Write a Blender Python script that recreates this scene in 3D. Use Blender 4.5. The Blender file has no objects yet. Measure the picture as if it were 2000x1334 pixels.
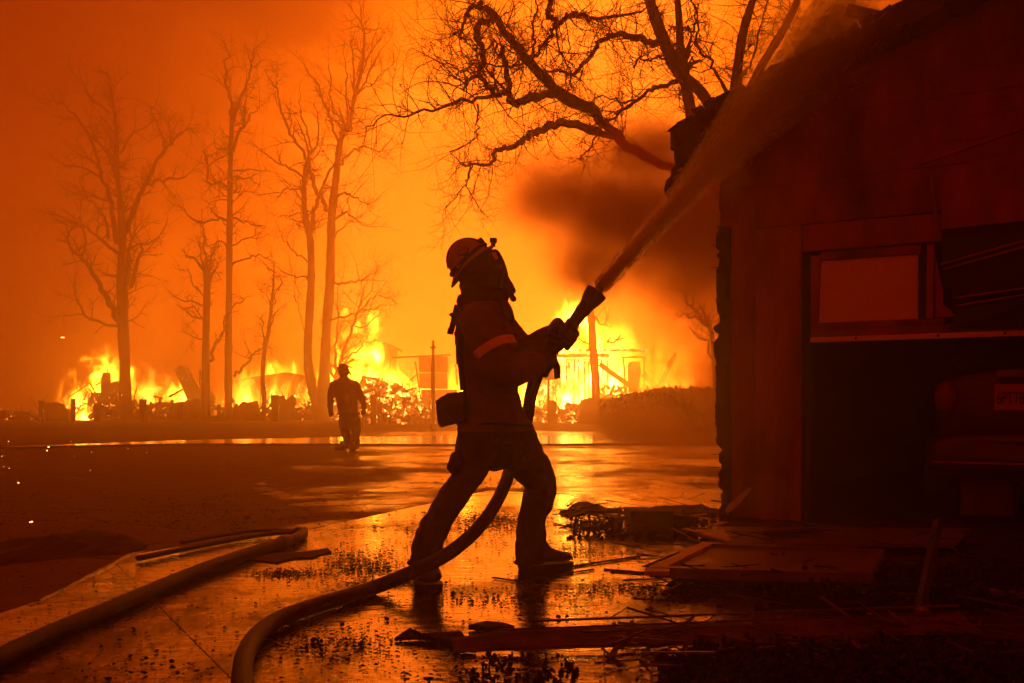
import bpy, bmesh, math, random
from mathutils import Vector, Matrix, noise

random.seed(11)
scene = bpy.context.scene
COL = scene.collection

# ------------------------------------------------------------------ camera
FPX, CAMH, HOR = 1944.0, 0.9, 796.0
cam_d = bpy.data.cameras.new("camera")
cam_d.sensor_width = 36.0
cam_d.lens = 36.0 * FPX / 2000.0
cam_d.shift_y = (HOR - 667.0) / 2000.0
cam_d.clip_start = 0.05
cam_d.clip_end = 2000.0
cam = bpy.data.objects.new("camera", cam_d)
cam.location = (0, 0, CAMH)
cam.rotation_euler = (math.radians(90), 0, 0)
COL.objects.link(cam)
scene.camera = cam


def P(px, py, d):
    """world point seen at photo pixel (px, py) at distance d"""
    return Vector(((px - 1000) / FPX * d, d, CAMH + (HOR - py) / FPX * d))


def G(px, py, z=0.0):
    """point at height z seen at photo pixel"""
    d = FPX * (CAMH - z) / (py - HOR)
    return Vector(((px - 1000) / FPX * d, d, z))


# ------------------------------------------------------------------ world: night sky of smoke lit by the fires
world = bpy.data.worlds.new("World")
scene.world = world
world.use_nodes = True
wt = world.node_tree
for n in list(wt.nodes):
    wt.nodes.remove(n)


def N(t, kind, **kw):
    n = t.nodes.new(kind)
    for k, v in kw.items():
        if k.startswith("i_"):
            key = k[2:]
            key = int(key) if key.isdigit() else key.replace("_", " ")
            n.inputs[key].default_value = v
        else:
            setattr(n, k, v)
    return n


def L(t, a, b):
    t.links.new(a, b)


def math_n(t, op, a, b=None, c=None, clamp=False):
    n = t.nodes.new("ShaderNodeMath")
    n.operation = op
    n.use_clamp = clamp
    for i, v in enumerate((a, b, c)):
        if v is None:
            continue
        if isinstance(v, (int, float)):
            n.inputs[i].default_value = v
        else:
            t.links.new(v, n.inputs[i])
    return n.outputs[0]


def maprange(t, v, a, b, c=0.0, d=1.0, smooth=True):
    n = t.nodes.new("ShaderNodeMapRange")
    n.interpolation_type = 'SMOOTHSTEP' if smooth else 'LINEAR'
    n.clamp = True
    for i, x in enumerate((v, a, b, c, d)):
        if isinstance(x, (int, float)):
            n.inputs[i].default_value = x
        else:
            t.links.new(x, n.inputs[i])
    return n.outputs[0]


def ramp(t, v, stops, interp='LINEAR'):
    n = t.nodes.new("ShaderNodeValToRGB")
    cr = n.color_ramp
    cr.interpolation = interp
    while len(cr.elements) < len(stops):
        cr.elements.new(0.5)
    for e, (p, c) in zip(cr.elements, stops):
        e.position = p
        e.color = (c[0], c[1], c[2], 1.0)
    t.links.new(v, n.inputs[0])
    return n.outputs[0]


def pdir(px, py):
    v = Vector(((px - 1000) / FPX, 1.0, (HOR - py) / FPX))
    return v.normalized()


SKY_GAIN = 1.85
tc = N(wt, "ShaderNodeTexCoord")
nrm = N(wt, "ShaderNodeVectorMath", operation='NORMALIZE')
L(wt, tc.outputs["Generated"], nrm.inputs[0])
# glow of the fires behind the smoke: a few broad lobes round the burning houses
LOBES = [((900, 420), 52.0, 0.95), ((1240, 80), 32.0, 0.58), ((760, 700), 45.0, 0.30), ((1150, 720), 60.0, 0.32),
         ((420, 680), 45.0, 0.22), ((1900, 560), 14.0, 0.06), ((850, 600), 5.0, 0.02)]
tot = None
for (px, py), k, w in LOBES:
    dt = N(wt, "ShaderNodeVectorMath", operation='DOT_PRODUCT')
    L(wt, nrm.outputs[0], dt.inputs[0])
    dt.inputs[1].default_value = pdir(px, py)
    e = math_n(wt, 'MULTIPLY', math_n(wt, 'SUBTRACT', dt.outputs["Value"], 1.0), k)
    e = math_n(wt, 'MULTIPLY', math_n(wt, 'EXPONENT', e), w)
    tot = e if tot is None else math_n(wt, 'ADD', tot, e)
# drifting smoke: soft large noise, stretched
mp = N(wt, "ShaderNodeMapping")
mp.inputs["Scale"].default_value = (1.0, 1.0, 1.3)
L(wt, nrm.outputs[0], mp.inputs[0])
nz = N(wt, "ShaderNodeTexNoise", i_Scale=4.2, i_Detail=5.0, i_Roughness=0.52, i_Distortion=0.6)
L(wt, mp.outputs[0], nz.inputs["Vector"])
nzf = maprange(wt, nz.outputs[0], 0.28, 0.72, 0.60, 1.34)
tot = math_n(wt, 'MULTIPLY', tot, nzf)
tot = math_n(wt, 'ADD', tot, 0.03)
skycol = ramp(wt, tot, [(0.0, (0.120, 0.0042, 0.0)), (0.05, (0.125, 0.0050, 0.0)), (0.20, (0.15, 0.0130, 0.0002)), (0.35, (0.36, 0.045, 0.0006)),
                        (0.6, (1.30, 0.22, 0.003)), (0.8, (2.1, 0.355, 0.010)), (1.0, (2.9, 0.51, 0.025))])
bg = N(wt, "ShaderNodeBackground", i_Strength=SKY_GAIN)
L(wt, skycol, bg.inputs[0])
wo = N(wt, "ShaderNodeOutputWorld")
L(wt, bg.outputs[0], wo.inputs["Surface"])
world.cycles.sampling_method = 'MANUAL'
world.cycles.sample_map_resolution = 512

# ------------------------------------------------------------------ exposure and sampling
scene.view_settings.view_transform = 'Standard'
scene.view_settings.look = 'None'
scene.view_settings.exposure = 0.0
scene.view_settings.gamma = 1.0
scene.view_settings.use_curve_mapping = False
cy = scene.cycles
cy.use_denoising = True
cy.max_bounces = 5
cy.diffuse_bounces = 2
cy.glossy_bounces = 3
cy.transmission_bounces = 3
cy.volume_bounces = 2
cy.transparent_max_bounces = 12
cy.sample_clamp_indirect = 3.0
cy.volume_max_steps = 160
cy.volume_step_rate = 1.0
cy.caustics_reflective = False
cy.caustics_refractive = False

# ------------------------------------------------------------------ materials


def new_mat(name):
    m = bpy.data.materials.new(name)
    m.use_nodes = True
    t = m.node_tree
    for n in list(t.nodes):
        t.nodes.remove(n)
    out = t.nodes.new("ShaderNodeOutputMaterial")
    return m, t, out


def mat(name, c1, c2=None, rough=0.7, scale=8.0, bump=0.0, bscale=None, metal=0.0, stretch=(1, 1, 1), spec=0.5, coat=0.0, detail=5.0, rough2=None):
    m, t, out = new_mat(name)
    b = N(t, "ShaderNodeBsdfPrincipled", i_Roughness=rough, i_Metallic=metal)
    b.inputs["Specular IOR Level"].default_value = spec
    b.inputs["Coat Weight"].default_value = coat
    co = N(t, "ShaderNodeTexCoord")
    mpn = N(t, "ShaderNodeMapping")
    mpn.inputs["Scale"].default_value = stretch
    L(t, co.outputs["Object"], mpn.inputs[0])
    nn = N(t, "ShaderNodeTexNoise", i_Scale=scale, i_Detail=detail, i_Roughness=0.6)
    L(t, mpn.outputs[0], nn.inputs["Vector"])
    c2 = c2 or tuple(x * 0.55 for x in c1)
    L(t, ramp(t, nn.outputs[0], [(0.3, c1), (0.68, c2)]), b.inputs["Base Color"])
    if rough2 is not None:
        L(t, maprange(t, nn.outputs[0], 0.35, 0.65, rough, rough2), b.inputs["Roughness"])
    if bump:
        n2 = N(t, "ShaderNodeTexNoise", i_Scale=bscale or scale * 3, i_Detail=4.0)
        L(t, mpn.outputs[0], n2.inputs["Vector"])
        bp = N(t, "ShaderNodeBump", i_Strength=bump, i_Distance=0.02)
        L(t, n2.outputs[0], bp.inputs["Height"])
        L(t, bp.outputs[0], b.inputs["Normal"])
    L(t, b.outputs[0], out.inputs["Surface"])
    return m


def ember_mat(name, cover=0.5, strength=5.0, scale=2.2, hot=(1.0, 0.42, 0.045), cool=(1.0, 0.10, 0.004)):
    """charred stuff with patches that are burning"""
    m, t, out = new_mat(name)
    co = N(t, "ShaderNodeTexCoord")
    b = N(t, "ShaderNodeBsdfPrincipled", i_Roughness=0.9)
    b.inputs["Base Color"].default_value = (0.03, 0.024, 0.02, 1)
    n1 = N(t, "ShaderNodeTexNoise", i_Scale=scale, i_Detail=6.0, i_Roughness=0.68, i_Distortion=0.4)
    L(t, co.outputs["Object"], n1.inputs["Vector"])
    f = maprange(t, n1.outputs[0], 0.62 - cover * 0.24, 0.80 - cover * 0.24)
    L(t, ramp(t, f, [(0.0, cool), (0.6, hot), (1.0, (1.0, 0.72, 0.2))]), b.inputs["Emission Color"])
    L(t, math_n(t, 'MULTIPLY', f, strength), b.inputs["Emission Strength"])
    L(t, b.outputs[0], out.inputs["Surface"])
    return m


def glow_mat(name, col, strength):
    m, t, out = new_mat(name)
    e = N(t, "ShaderNodeEmission", i_Strength=strength)
    e.inputs[0].default_value = (*col, 1)
    L(t, e.outputs[0], out.inputs["Surface"])
    return m


M = {}
M['char'] = mat("charred_wood", (0.045, 0.034, 0.028), (0.012, 0.010, 0.009), 0.75, 14, 0.5, 40)
M['bark'] = mat("bark", (0.10, 0.075, 0.055), (0.04, 0.03, 0.024), 0.9, 10, 0.6, 30, stretch=(1, 1, 0.25))
M['twig'] = mat("twig_bark", (0.07, 0.05, 0.04), None, 0.9, 20)
M['coat'] = mat("fire_coat_cloth", (0.19, 0.055, 0.018), (0.11, 0.032, 0.011), 0.85, 9, 0.35, 60)
M['pants'] = mat("dark_trouser_cloth", (0.055, 0.022, 0.010), (0.028, 0.012, 0.006), 0.85, 9, 0.35, 60)
M['leather'] = mat("leather", (0.06, 0.03, 0.018), (0.025, 0.013, 0.009), 0.6, 25, 0.3)
M['black'] = mat("black_rubber", (0.022, 0.017, 0.015), None, 0.55, 30, 0.15)
M['helmet'] = mat("helmet_shell", (0.42, 0.22, 0.08), (0.26, 0.13, 0.045), 0.38, 6, 0.08)
M['reflect'] = mat("reflective_trim", (0.97, 0.82, 0.60), (0.85, 0.66, 0.42), 0.5, 40, 0.2)
M['hose'] = mat("hose_jacket", (0.075, 0.018, 0.010), (0.03, 0.008, 0.005), 0.55, 22, 0.6, 160, spec=0.22)
M['metal'] = mat("dull_metal", (0.30, 0.24, 0.20), (0.14, 0.10, 0.08), 0.42, 7, 0.12, metal=0.7, rough2=0.6)
M['plaster'] = mat("scorched_plaster", (0.42, 0.34, 0.27), (0.22, 0.16, 0.12), 0.9, 2.5, 0.3)
M['brick'] = mat("scorched_masonry", (0.20, 0.10, 0.07), (0.09, 0.05, 0.04), 0.9, 5, 0.4)
M['post'] = mat("weathered_post", (0.12, 0.085, 0.06), (0.05, 0.036, 0.026), 0.85, 8, 0.4, stretch=(1, 1, 0.3))
M['paint'] = mat("sooty_red_paint", (0.50, 0.052, 0.028), (0.05, 0.008, 0.006), 0.72, 2.0, 0.6, 26, stretch=(1, 1, 0.35))
M['paint2'] = mat("sooty_trim_paint", (0.50, 0.070, 0.034), (0.18, 0.024, 0.014), 0.7, 3.2, 0.5, 26, stretch=(1, 1, 0.35))
M['panel'] = mat("pale_door_panel", (0.96, 0.78, 0.52), (0.85, 0.62, 0.38), 0.65, 30, 0.15)
M['rail'] = mat("pale_metal_rail", (0.95, 0.80, 0.55), (0.85, 0.66, 0.40), 0.45, 12, 0.1, metal=0.1)
M['shingle'] = mat("burnt_shingle", (0.06, 0.03, 0.022), (0.02, 0.012, 0.01), 0.9, 10, 0.5)
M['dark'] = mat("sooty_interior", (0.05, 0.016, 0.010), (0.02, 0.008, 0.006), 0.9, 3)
M['carpaint'] = mat("dark_car_paint", (0.07, 0.012, 0.008), (0.05, 0.009, 0.006), 0.28, 2, coat=0.6)
M['carglass'] = mat("car_glass", (0.02, 0.010, 0.008), None, 0.12, 2)
M['plate'] = mat("number_plate", (0.55, 0.16, 0.10), (0.45, 0.12, 0.08), 0.6, 20)
M['lamp'] = mat("red_lamp_lens", (0.30, 0.02, 0.012), (0.2, 0.012, 0.008), 0.2, 20)
M['white'] = mat("scuffed_white_board", (0.62, 0.36, 0.18), (0.38, 0.20, 0.10), 0.55, 6, 0.2)
M['fallen'] = mat("fallen_panel_paint", (0.22, 0.10, 0.055), (0.10, 0.042, 0.025), 0.55, 5, 0.25, rough2=0.4)
M['coal'] = mat("charcoal", (0.024, 0.019, 0.016), (0.01, 0.009, 0.008), 0.8, 60, 0.6)
M['soil'] = mat("ashy_soil", (0.10, 0.058, 0.034), (0.045, 0.026, 0.017), 0.95, 3, 0.6, 14)
M['hedge'] = mat("scorched_leaf", (0.06, 0.045, 0.022), (0.03, 0.022, 0.012), 0.8, 8)
M['ember'] = ember_mat("burning_rubble", 0.50, 8.0, 1.6)
M['emberlow'] = ember_mat("smouldering_rubble", 0.27, 7.0, 1.5)
M['embhot'] = ember_mat("burning_timber", 0.95, 4.2, 1.1, hot=(1.0, 0.50, 0.07), cool=(1.0, 0.22, 0.012))
M['edge'] = ember_mat("smoulder_edge", 0.25, 5.0, 2.6)
M['spark'] = glow_mat("spark", (1.0, 0.50, 0.12), 6.0)

# ------------------------------------------------------------------ mesh builder


class MB:
    def __init__(self):
        self.v, self.f = [], []

    def add(self, vs, fs):
        o = len(self.v)
        self.v += [Vector(x) for x in vs]
        self.f += [tuple(i + o for i in f) for f in fs]
        return self

    def box(self, c, size, R=None):
        sx, sy, sz = (s / 2 for s in size)
        vs = [Vector((x, y, z)) for x in (-sx, sx) for y in (-sy, sy) for z in (-sz, sz)]
        if R is not None:
            vs = [R @ v for v in vs]
        c = Vector(c)
        return self.add([v + c for v in vs], [(0, 1, 3, 2), (4, 6, 7, 5), (0, 4, 5, 1), (2, 3, 7, 6), (0, 2, 6, 4), (1, 5, 7, 3)])

    def beam(self, a, b, w, h, up=(0, 0, 1), taper=1.0):
        a, b = Vector(a), Vector(b)
        T = (b - a).normalized()
        S = T.cross(Vector(up))
        if S.length < 1e-4:
            S = T.cross(Vector((0, 1, 0)))
        S.normalize()
        U = S.cross(T)
        vs = []
        for p, k in ((a, 1.0), (b, taper)):
            vs += [p + S * (sx * w * k / 2) + U * (su * h * k / 2) for sx, su in ((-1, -1), (1, -1), (1, 1), (-1, 1))]
        return self.add(vs, [(3, 2, 1, 0), (4, 5, 6, 7), (0, 1, 5, 4), (1, 2, 6, 5), (2, 3, 7, 6), (3, 0, 4, 7)])

    def tube(self, pts, rad, n=8, ratio=None, ref=(0, 1, 0), cap=True):
        """tapered tube; rad per point; ratio stretches the section along ref"""
        m = len(pts)
        pts = [Vector(p) for p in pts]
        if isinstance(rad, (int, float)):
            rad = [rad] * m
        ratio = ratio or [1.0] * m
        if isinstance(ratio, (int, float)):
            ratio = [ratio] * m
        vs = []
        last = None
        for i in range(m):
            T = (pts[min(i + 1, m - 1)] - pts[max(i - 1, 0)])
            if T.length < 1e-9:
                T = Vector((0, 0, 1))
            T.normalize()
            r0 = Vector(ref) if last is None else last
            A = r0 - T * r0.dot(T)
            if A.length < 1e-3:
                r0 = Vector((1, 0, 0.3))
                A = r0 - T * r0.dot(T)
            A.normalize()
            if ratio[i] != 1.0:
                A = Vector(ref) - T * Vector(ref).dot(T)
                A.normalize()
            last = A
            B = T.cross(A)
            for k in range(n):
                a = 2 * math.pi * k / n
                vs.append(pts[i] + A * (math.cos(a) * rad[i] * ratio[i]) + B * (math.sin(a) * rad[i]))
        fs = []
        for i in range(m - 1):
            for k in range(n):
                k2 = (k + 1) % n
                fs.append((i * n + k, i * n + k2, (i + 1) * n + k2, (i + 1) * n + k))
        if cap:
            fs.append(tuple(range(n - 1, -1, -1)))
            fs.append(tuple((m - 1) * n + k for k in range(n)))
        return self.add(vs, fs)

    def ball(self, c, r, n=12, R=None):
        """ellipsoid, r = radius or (rx, ry, rz)"""
        if isinstance(r, (int, float)):
            r = (r, r, r)
        c = Vector(c)
        rows = max(4, n // 2)
        vs = []
        for i in range(rows + 1):
            a = math.pi * i / rows
            for k in range(n):
                b = 2 * math.pi * k / n
                v = Vector((r[0] * math.sin(a) * math.cos(b), r[1] * math.sin(a) * math.sin(b), r[2] * math.cos(a)))
                vs.append(c + (R @ v if R is not None else v))
        fs = []
        for i in range(rows):
            for k in range(n):
                k2 = (k + 1) % n
                q = (i * n + k, (i + 1) * n + k, (i + 1) * n + k2, i * n + k2)
                fs.append(q)
        return self.add(vs, fs)

    def prism(self, poly, ext):
        """polygon (world points) pushed along ext"""
        n = len(poly)
        poly = [Vector(p) for p in poly]
        ext = Vector(ext)
        vs = poly + [p + ext for p in poly]
        fs = [tuple(range(n)), tuple(range(2 * n - 1, n - 1, -1))]
        fs += [(i, i + n, (i + 1) % n + n, (i + 1) % n) for i in range(n)]
        return self.add(vs, fs)

    def lathe(self, o, axis, prof, n=20, ref=(0, 1, 0)):
        """prof: list of (distance along axis, radius)"""
        o, T = Vector(o), Vector(axis).normalized()
        A = Vector(ref) - T * Vector(ref).dot(T)
        A.normalize()
        B = T.cross(A)
        vs = []
        for s, r in prof:
            for k in range(n):
                a = 2 * math.pi * k / n
                vs.append(o + T * s + (A * math.cos(a) + B * math.sin(a)) * r)
        fs = []
        for i in range(len(prof) - 1):
            for k in range(n):
                k2 = (k + 1) % n
                fs.append((i * n + k, i * n + k2, (i + 1) * n + k2, (i + 1) * n + k))
        fs.append(tuple(range(n - 1, -1, -1)))
        fs.append(tuple((len(prof) - 1) * n + k for k in range(n)))
        return self.add(vs, fs)

    def mesh(self, name, origin=(0, 0, 0), smooth=False):
        me = bpy.data.meshes.new(name)
        o = Vector(origin)
        me.from_pydata([v - o for v in self.v], [], self.f)
        bm = bmesh.new()
        bm.from_mesh(me)
        bmesh.ops.remove_doubles(bm, verts=bm.verts, dist=1e-6)
        bmesh.ops.recalc_face_normals(bm, faces=bm.faces)
        bm.to_mesh(me)
        bm.free()
        if smooth:
            for p in me.polygons:
                p.use_smooth = True
        return me


def tag(o, label=None, cat=None, group=None, kind=None):
    if label:
        o['label'] = label
    if cat:
        o['category'] = cat
    if group:
        o['group'] = group
    if kind:
        o['kind'] = kind
    return o


def thing(name, label, cat, base=(0, 0, 0), group=None):
    o = bpy.data.objects.new(name, None)
    o.empty_display_size = 0.1
    o.location = base
    COL.objects.link(o)
    return tag(o, label, cat, group)


def world_of(o):
    m = o.matrix_basis.copy()
    while o.parent is not None:
        m = o.parent.matrix_basis @ m
        o = o.parent
    return m


def obj(name, mb, m, parent=None, origin=None, smooth=False):
    """mesh object built from world coordinates; child of parent when given"""
    if parent is not None:
        origin = world_of(parent).translation
    elif origin is None:
        vs = mb.v
        lo = Vector((min(v.x for v in vs), min(v.y for v in vs), min(v.z for v in vs)))
        hi = Vector((max(v.x for v in vs), max(v.y for v in vs), max(v.z for v in vs)))
        origin = Vector(((lo.x + hi.x) / 2, (lo.y + hi.y) / 2, lo.z))
    me = mb.mesh(name, origin, smooth)
    for mm in (m if isinstance(m, (list, tuple)) else [m]):
        me.materials.append(mm)
    o = bpy.data.objects.new(name, me)
    if parent is None:
        o.location = origin
    else:
        o.parent = parent
    COL.objects.link(o)
    return o


def copy_tree(o, parent=None):
    c = o.copy()
    COL.objects.link(c)
    if parent is not None:
        c.parent = parent
    for ch in o.children:
        copy_tree(ch, c)
    return c


def cr(pts, k=4):
    """Catmull-Rom through points (tuples of any length)"""
    out = []
    n = len(pts)
    for i in range(n - 1):
        p0, p1, p2, p3 = pts[max(i - 1, 0)], pts[i], pts[i + 1], pts[min(i + 2, n - 1)]
        for j in range(k):
            t = j / k
            out.append(tuple(0.5 * (2 * b + (c - a) * t + (2 * a - 5 * b + 4 * c - d) * t * t + (-a + 3 * b - 3 * c + d) * t ** 3)
                             for a, b, c, d in zip(p0, p1, p2, p3)))
    out.append(tuple(pts[-1]))
    return out


def rnd(a, b):
    return random.uniform(a, b)


def rotm(rx, ry, rz):
    return Matrix.Rotation(rz, 3, 'Z') @ Matrix.Rotation(ry, 3, 'Y') @ Matrix.Rotation(rx, 3, 'X')

# ------------------------------------------------------------------ the ground


def ground_mat(name, c1, c2, wet_lo, wet_hi, r_dry, r_wet, bump, crack=False, axis=None, wscale=0.55, streak=(1, 1, 1), tiny=0.25):
    """wet_lo/wet_hi: noise window in which the surface turns from dry to wet; axis: (vector, a, b) extra wetness along it"""
    m, t, out = new_mat(name)
    b = N(t, "ShaderNodeBsdfPrincipled")
    b.inputs["Coat IOR"].default_value = 1.6
    geo = N(t, "ShaderNodeNewGeometry")
    mpn = N(t, "ShaderNodeMapping")
    mpn.inputs["Scale"].default_value = streak
    L(t, geo.outputs["Position"], mpn.inputs[0])
    nw = N(t, "ShaderNodeTexNoise", i_Scale=wscale, i_Detail=8.0, i_Roughness=0.74, i_Distortion=0.5)
    L(t, mpn.outputs[0], nw.inputs["Vector"])
    wv = nw.outputs[0]
    if axis is not None:
        dt = N(t, "ShaderNodeVectorMath", operation='DOT_PRODUCT')
        L(t, geo.outputs["Position"], dt.inputs[0])
        dt.inputs[1].default_value = axis[0]
        wv = math_n(t, 'ADD', wv, maprange(t, dt.outputs["Value"], axis[1], axis[2], -0.22, 0.12))
    wet = maprange(t, wv, wet_lo, wet_hi)
    nf = N(t, "ShaderNodeTexNoise", i_Scale=38.0, i_Detail=3.0, i_Roughness=0.7)
    L(t, geo.outputs["Position"], nf.inputs["Vector"])
    nm = N(t, "ShaderNodeTexNoise", i_Scale=1.7, i_Detail=6.0, i_Roughness=0.65)
    L(t, geo.outputs["Position"], nm.inputs["Vector"])
    col = ramp(t, math_n(t, 'ADD', math_n(t, 'MULTIPLY', nm.outputs[0], 0.7), math_n(t, 'MULTIPLY', nf.outputs[0], 0.3)), [(0.35, c1), (0.65, c2)])
    mx = N(t, "ShaderNodeMix", data_type='RGBA', blend_type='MULTIPLY')
    L(t, wet, mx.inputs[0])
    L(t, col, mx.inputs[6])
    mx.inputs[7].default_value = (0.45, 0.42, 0.40, 1)
    L(t, mx.outputs[2], b.inputs["Base Color"])
    L(t, wet, b.inputs["Coat Weight"])
    L(t, maprange(t, nf.outputs[0], 0.3, 0.7, r_wet * 0.45, r_wet * 0.9), b.inputs["Coat Roughness"])
    fine = maprange(t, nf.outputs[0], 0.3, 0.7, -0.05, 0.08)
    L(t, math_n(t, 'ADD', maprange(t, wet, 0, 1, r_dry, r_wet, False), fine, clamp=True), b.inputs["Roughness"])
    # relief: grit where it is dry, faint ripples where water stands
    ripple = N(t, "ShaderNodeTexNoise", i_Scale=9.0, i_Detail=3.0, i_Roughness=0.5, i_Distortion=0.8)
    mr = N(t, "ShaderNodeMapping")
    mr.inputs["Rotation"].default_value = (0, 0, math.radians(24))
    mr.inputs["Scale"].default_value = (0.55, 1.5, 1.0)
    L(t, geo.outputs["Position"], mr.inputs[0])
    L(t, mr.outputs[0], ripple.inputs["Vector"])
    h = math_n(t, 'ADD', math_n(t, 'MULTIPLY', nf.outputs[0], maprange(t, wet, 0, 1, tiny, tiny * 0.10, False)), math_n(t, 'MULTIPLY', ripple.outputs[0], 0.40))
    if crack:
        vo = N(t, "ShaderNodeTexVoronoi", feature='DISTANCE_TO_EDGE', i_Scale=0.62)
        mw = N(t, "ShaderNodeVectorMath", operation='ADD')
        nd = N(t, "ShaderNodeTexNoise", i_Scale=2.2, i_Detail=3.0)
        L(t, geo.outputs["Position"], nd.inputs["Vector"])
        sc = N(t, "ShaderNodeVectorMath", operation='SCALE')
        L(t, nd.outputs["Color"], sc.inputs[0])
        sc.inputs["Scale"].default_value = 0.45
        L(t, geo.outputs["Position"], mw.inputs[0])
        L(t, sc.outputs[0], mw.inputs[1])
        L(t, mw.outputs[0], vo.inputs["Vector"])
        h = math_n(t, 'ADD', h, maprange(t, vo.outputs["Distance"], 0.0, 0.06, -2.4, 0.0))
    bp = N(t, "ShaderNodeBump", i_Strength=bump, i_Distance=0.02)
    L(t, h, bp.inputs["Height"])
    L(t, bp.outputs[0], b.inputs["Normal"])
    L(t, bp.outputs[0], b.inputs["Coat Normal"])
    L(t, b.outputs[0], out.inputs["Surface"])
    return m


M['asphalt'] = ground_mat("damp_asphalt", (0.16, 0.066, 0.038), (0.10, 0.042, 0.025), 0.50, 0.66, 0.80, 0.30, 0.55, crack=True, axis=((1.0, 0.12, 0), -4.5, 1.5), tiny=0.9)
M['concrete'] = ground_mat("wet_concrete", (0.085, 0.044, 0.026), (0.04, 0.022, 0.014), 0.34, 0.54, 0.50, 0.16, 0.50, axis=None, wscale=0.8, streak=(1.0, 0.6, 1), tiny=0.30)
M['roadwet'] = ground_mat("wet_road", (0.05, 0.034, 0.026), (0.03, 0.022, 0.017), 0.28, 0.48, 0.5, 0.14, 0.35, tiny=0.25)

g = MB()
g.add([(-150, -12, 0), (150, -12, 0), (150, 100, 0), (-150, 100, 0)], [(0, 1, 2, 3)])
tag(obj('ground', g, M['asphalt'], origin=(0, 0, 0)), 'dark damp asphalt and earth stretching back to the burning houses', kind='structure')

# distant rise behind the burning houses
g = MB()
nx = 60
vs, fs = [], []
for i in range(nx + 1):
    x = -150 + 300 * i / nx
    for y, z in ((90, -0.2), (93, 0.1 + 0.3 * noise.noise(Vector((x * 0.08, 1, 0)))), (96, 0.4 + 0.4 * noise.noise(Vector((x * 0.06, 2, 0)))), (99, 0.5)):
        vs.append((x, y, z))
for i in range(nx):
    for j in range(3):
        a = i * 4 + j
        fs.append((a, a + 4, a + 5, a + 1))
g.add(vs, fs)
tag(obj('terrain', g, M['soil'], origin=(0, 0, 0), smooth=True), 'low dark rise of ground beyond the burning houses', kind='structure')

# the wet road across the middle distance
near = [(-700, 892), (0, 877), (350, 869.5), (700, 870), (950, 871), (1250, 869), (1700, 868)]
far = [(1700, 851), (1250, 850.5), (950, 851), (700, 853), (350, 860), (0, 873), (-700, 885)]
poly = [G(x, y) for x, y in near + far]
g = MB()
g.prism([p + Vector((0, 0, 0.004)) for p in poly], (0, 0, -0.012))
tag(obj('road', g, M['roadwet'], origin=(0, 0, 0)), 'narrow wet strip of road shining with reflected fire', kind='structure')

# lip of ground on the near side of the road
g = MB()
e = [G(x, y + 0.6) for x, y in near]
g.tube([p + Vector((0, 0, 0.0)) for p in e], 0.06, 6)
tag(obj('kerb', g, M['soil'], origin=(0, 0, 0)), 'low crumbled edge between the asphalt and the wet road', kind='structure')

# verge with ash and dead grass under the trees
g = MB()
vs, fs = [], []
nx, ny = 150, 26
for i in range(nx + 1):
    x = -75 + 150 * i / nx
    for j in range(ny + 1):
        y = 36.0 + 44 * j / ny
        edge = min(1.0, j / 3.0)
        n_ = noise.noise(Vector((x * 0.35, y * 0.35, 3))) * 0.6 + noise.noise(Vector((x * 1.1, y * 1.1, 5))) * 0.4
        vs.append((x, y + 1.2 * noise.noise(Vector((x * 0.3, 0, 9))), -0.03 + edge * (0.14 + 0.22 * n_)))
for i in range(nx):
    for j in range(ny):
        a = i * (ny + 1) + j
        fs.append((a, a + ny + 1, a + ny + 2, a + 1))
g.add(vs, fs)
tag(obj('verge', g, M['soil'], origin=(0, 0, 0), smooth=True), 'uneven ashy verge under the bare trees', kind='structure')


def clip_poly(poly, nrm_, off):
    out = []
    n = len(poly)
    for i in range(n):
        a, b = poly[i], poly[(i + 1) % n]
        da, db = a.dot(nrm_) - off, b.dot(nrm_) - off
        if da >= 0:
            out.append(a)
        if (da >= 0) != (db >= 0):
            out.append(a + (b - a) * (da / (da - db)))
    return out


# wet concrete driveway, slab by slab
drive = thing('driveway', 'wet concrete driveway of large slabs under the man with the hose', None, (0, 5, 0))
drive['kind'] = 'structure'
outline = [Vector((-2.6, 1.2, 0)), Vector((9.0, 1.2, 0)), Vector((9.0, 9.6, 0)), Vector((2.4, 9.2, 0)), Vector((1.2, 9.9, 0)), Vector((0.3, 10.2, 0)),
           G(960, 960), G(760, 1004), G(620, 1036), G(440, 1058), G(262, 1087), G(100, 1172), Vector((-2.35, 3.0, 0))]
ang = math.radians(29)
du, dv = Vector((math.cos(ang), math.sin(ang), 0)), Vector((-math.sin(ang), math.cos(ang), 0))
# joints pass where they run in the photograph
v0 = G(560, 1144).dot(dv)
u0 = G(415, 1298).dot(du)
pieces = 0
for i in range(-3, 6):
    for j in range(-3, 6):
        gap = 0.0025
        q = [p.copy() for p in outline]
        a0, a1 = u0 + i * 2.3 + gap, u0 + (i + 1) * 2.3 - gap
        b0, b1 = v0 + j * 2.0 + gap, v0 + (j + 1) * 2.0 - gap
        for nn_, off in ((du, a0), (-du, -a1), (dv, b0), (-dv, -b1)):
            q = clip_poly(q, nn_, off)
            if len(q) < 3:
                break
        if len(q) < 3:
            continue
        area = 0.5 * abs(sum(q[k].x * q[(k + 1) % len(q)].y - q[(k + 1) % len(q)].x * q[k].y for k in range(len(q))))
        if area < 0.05:
            continue
        top = 0.016 + rnd(-0.0012, 0.0012)
        s = MB()
        s.prism([p + Vector((0, 0, top)) for p in q], (0, 0, -top - 0.02))
        obj('slab', s, M['concrete'], drive)
        pieces += 1

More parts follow.
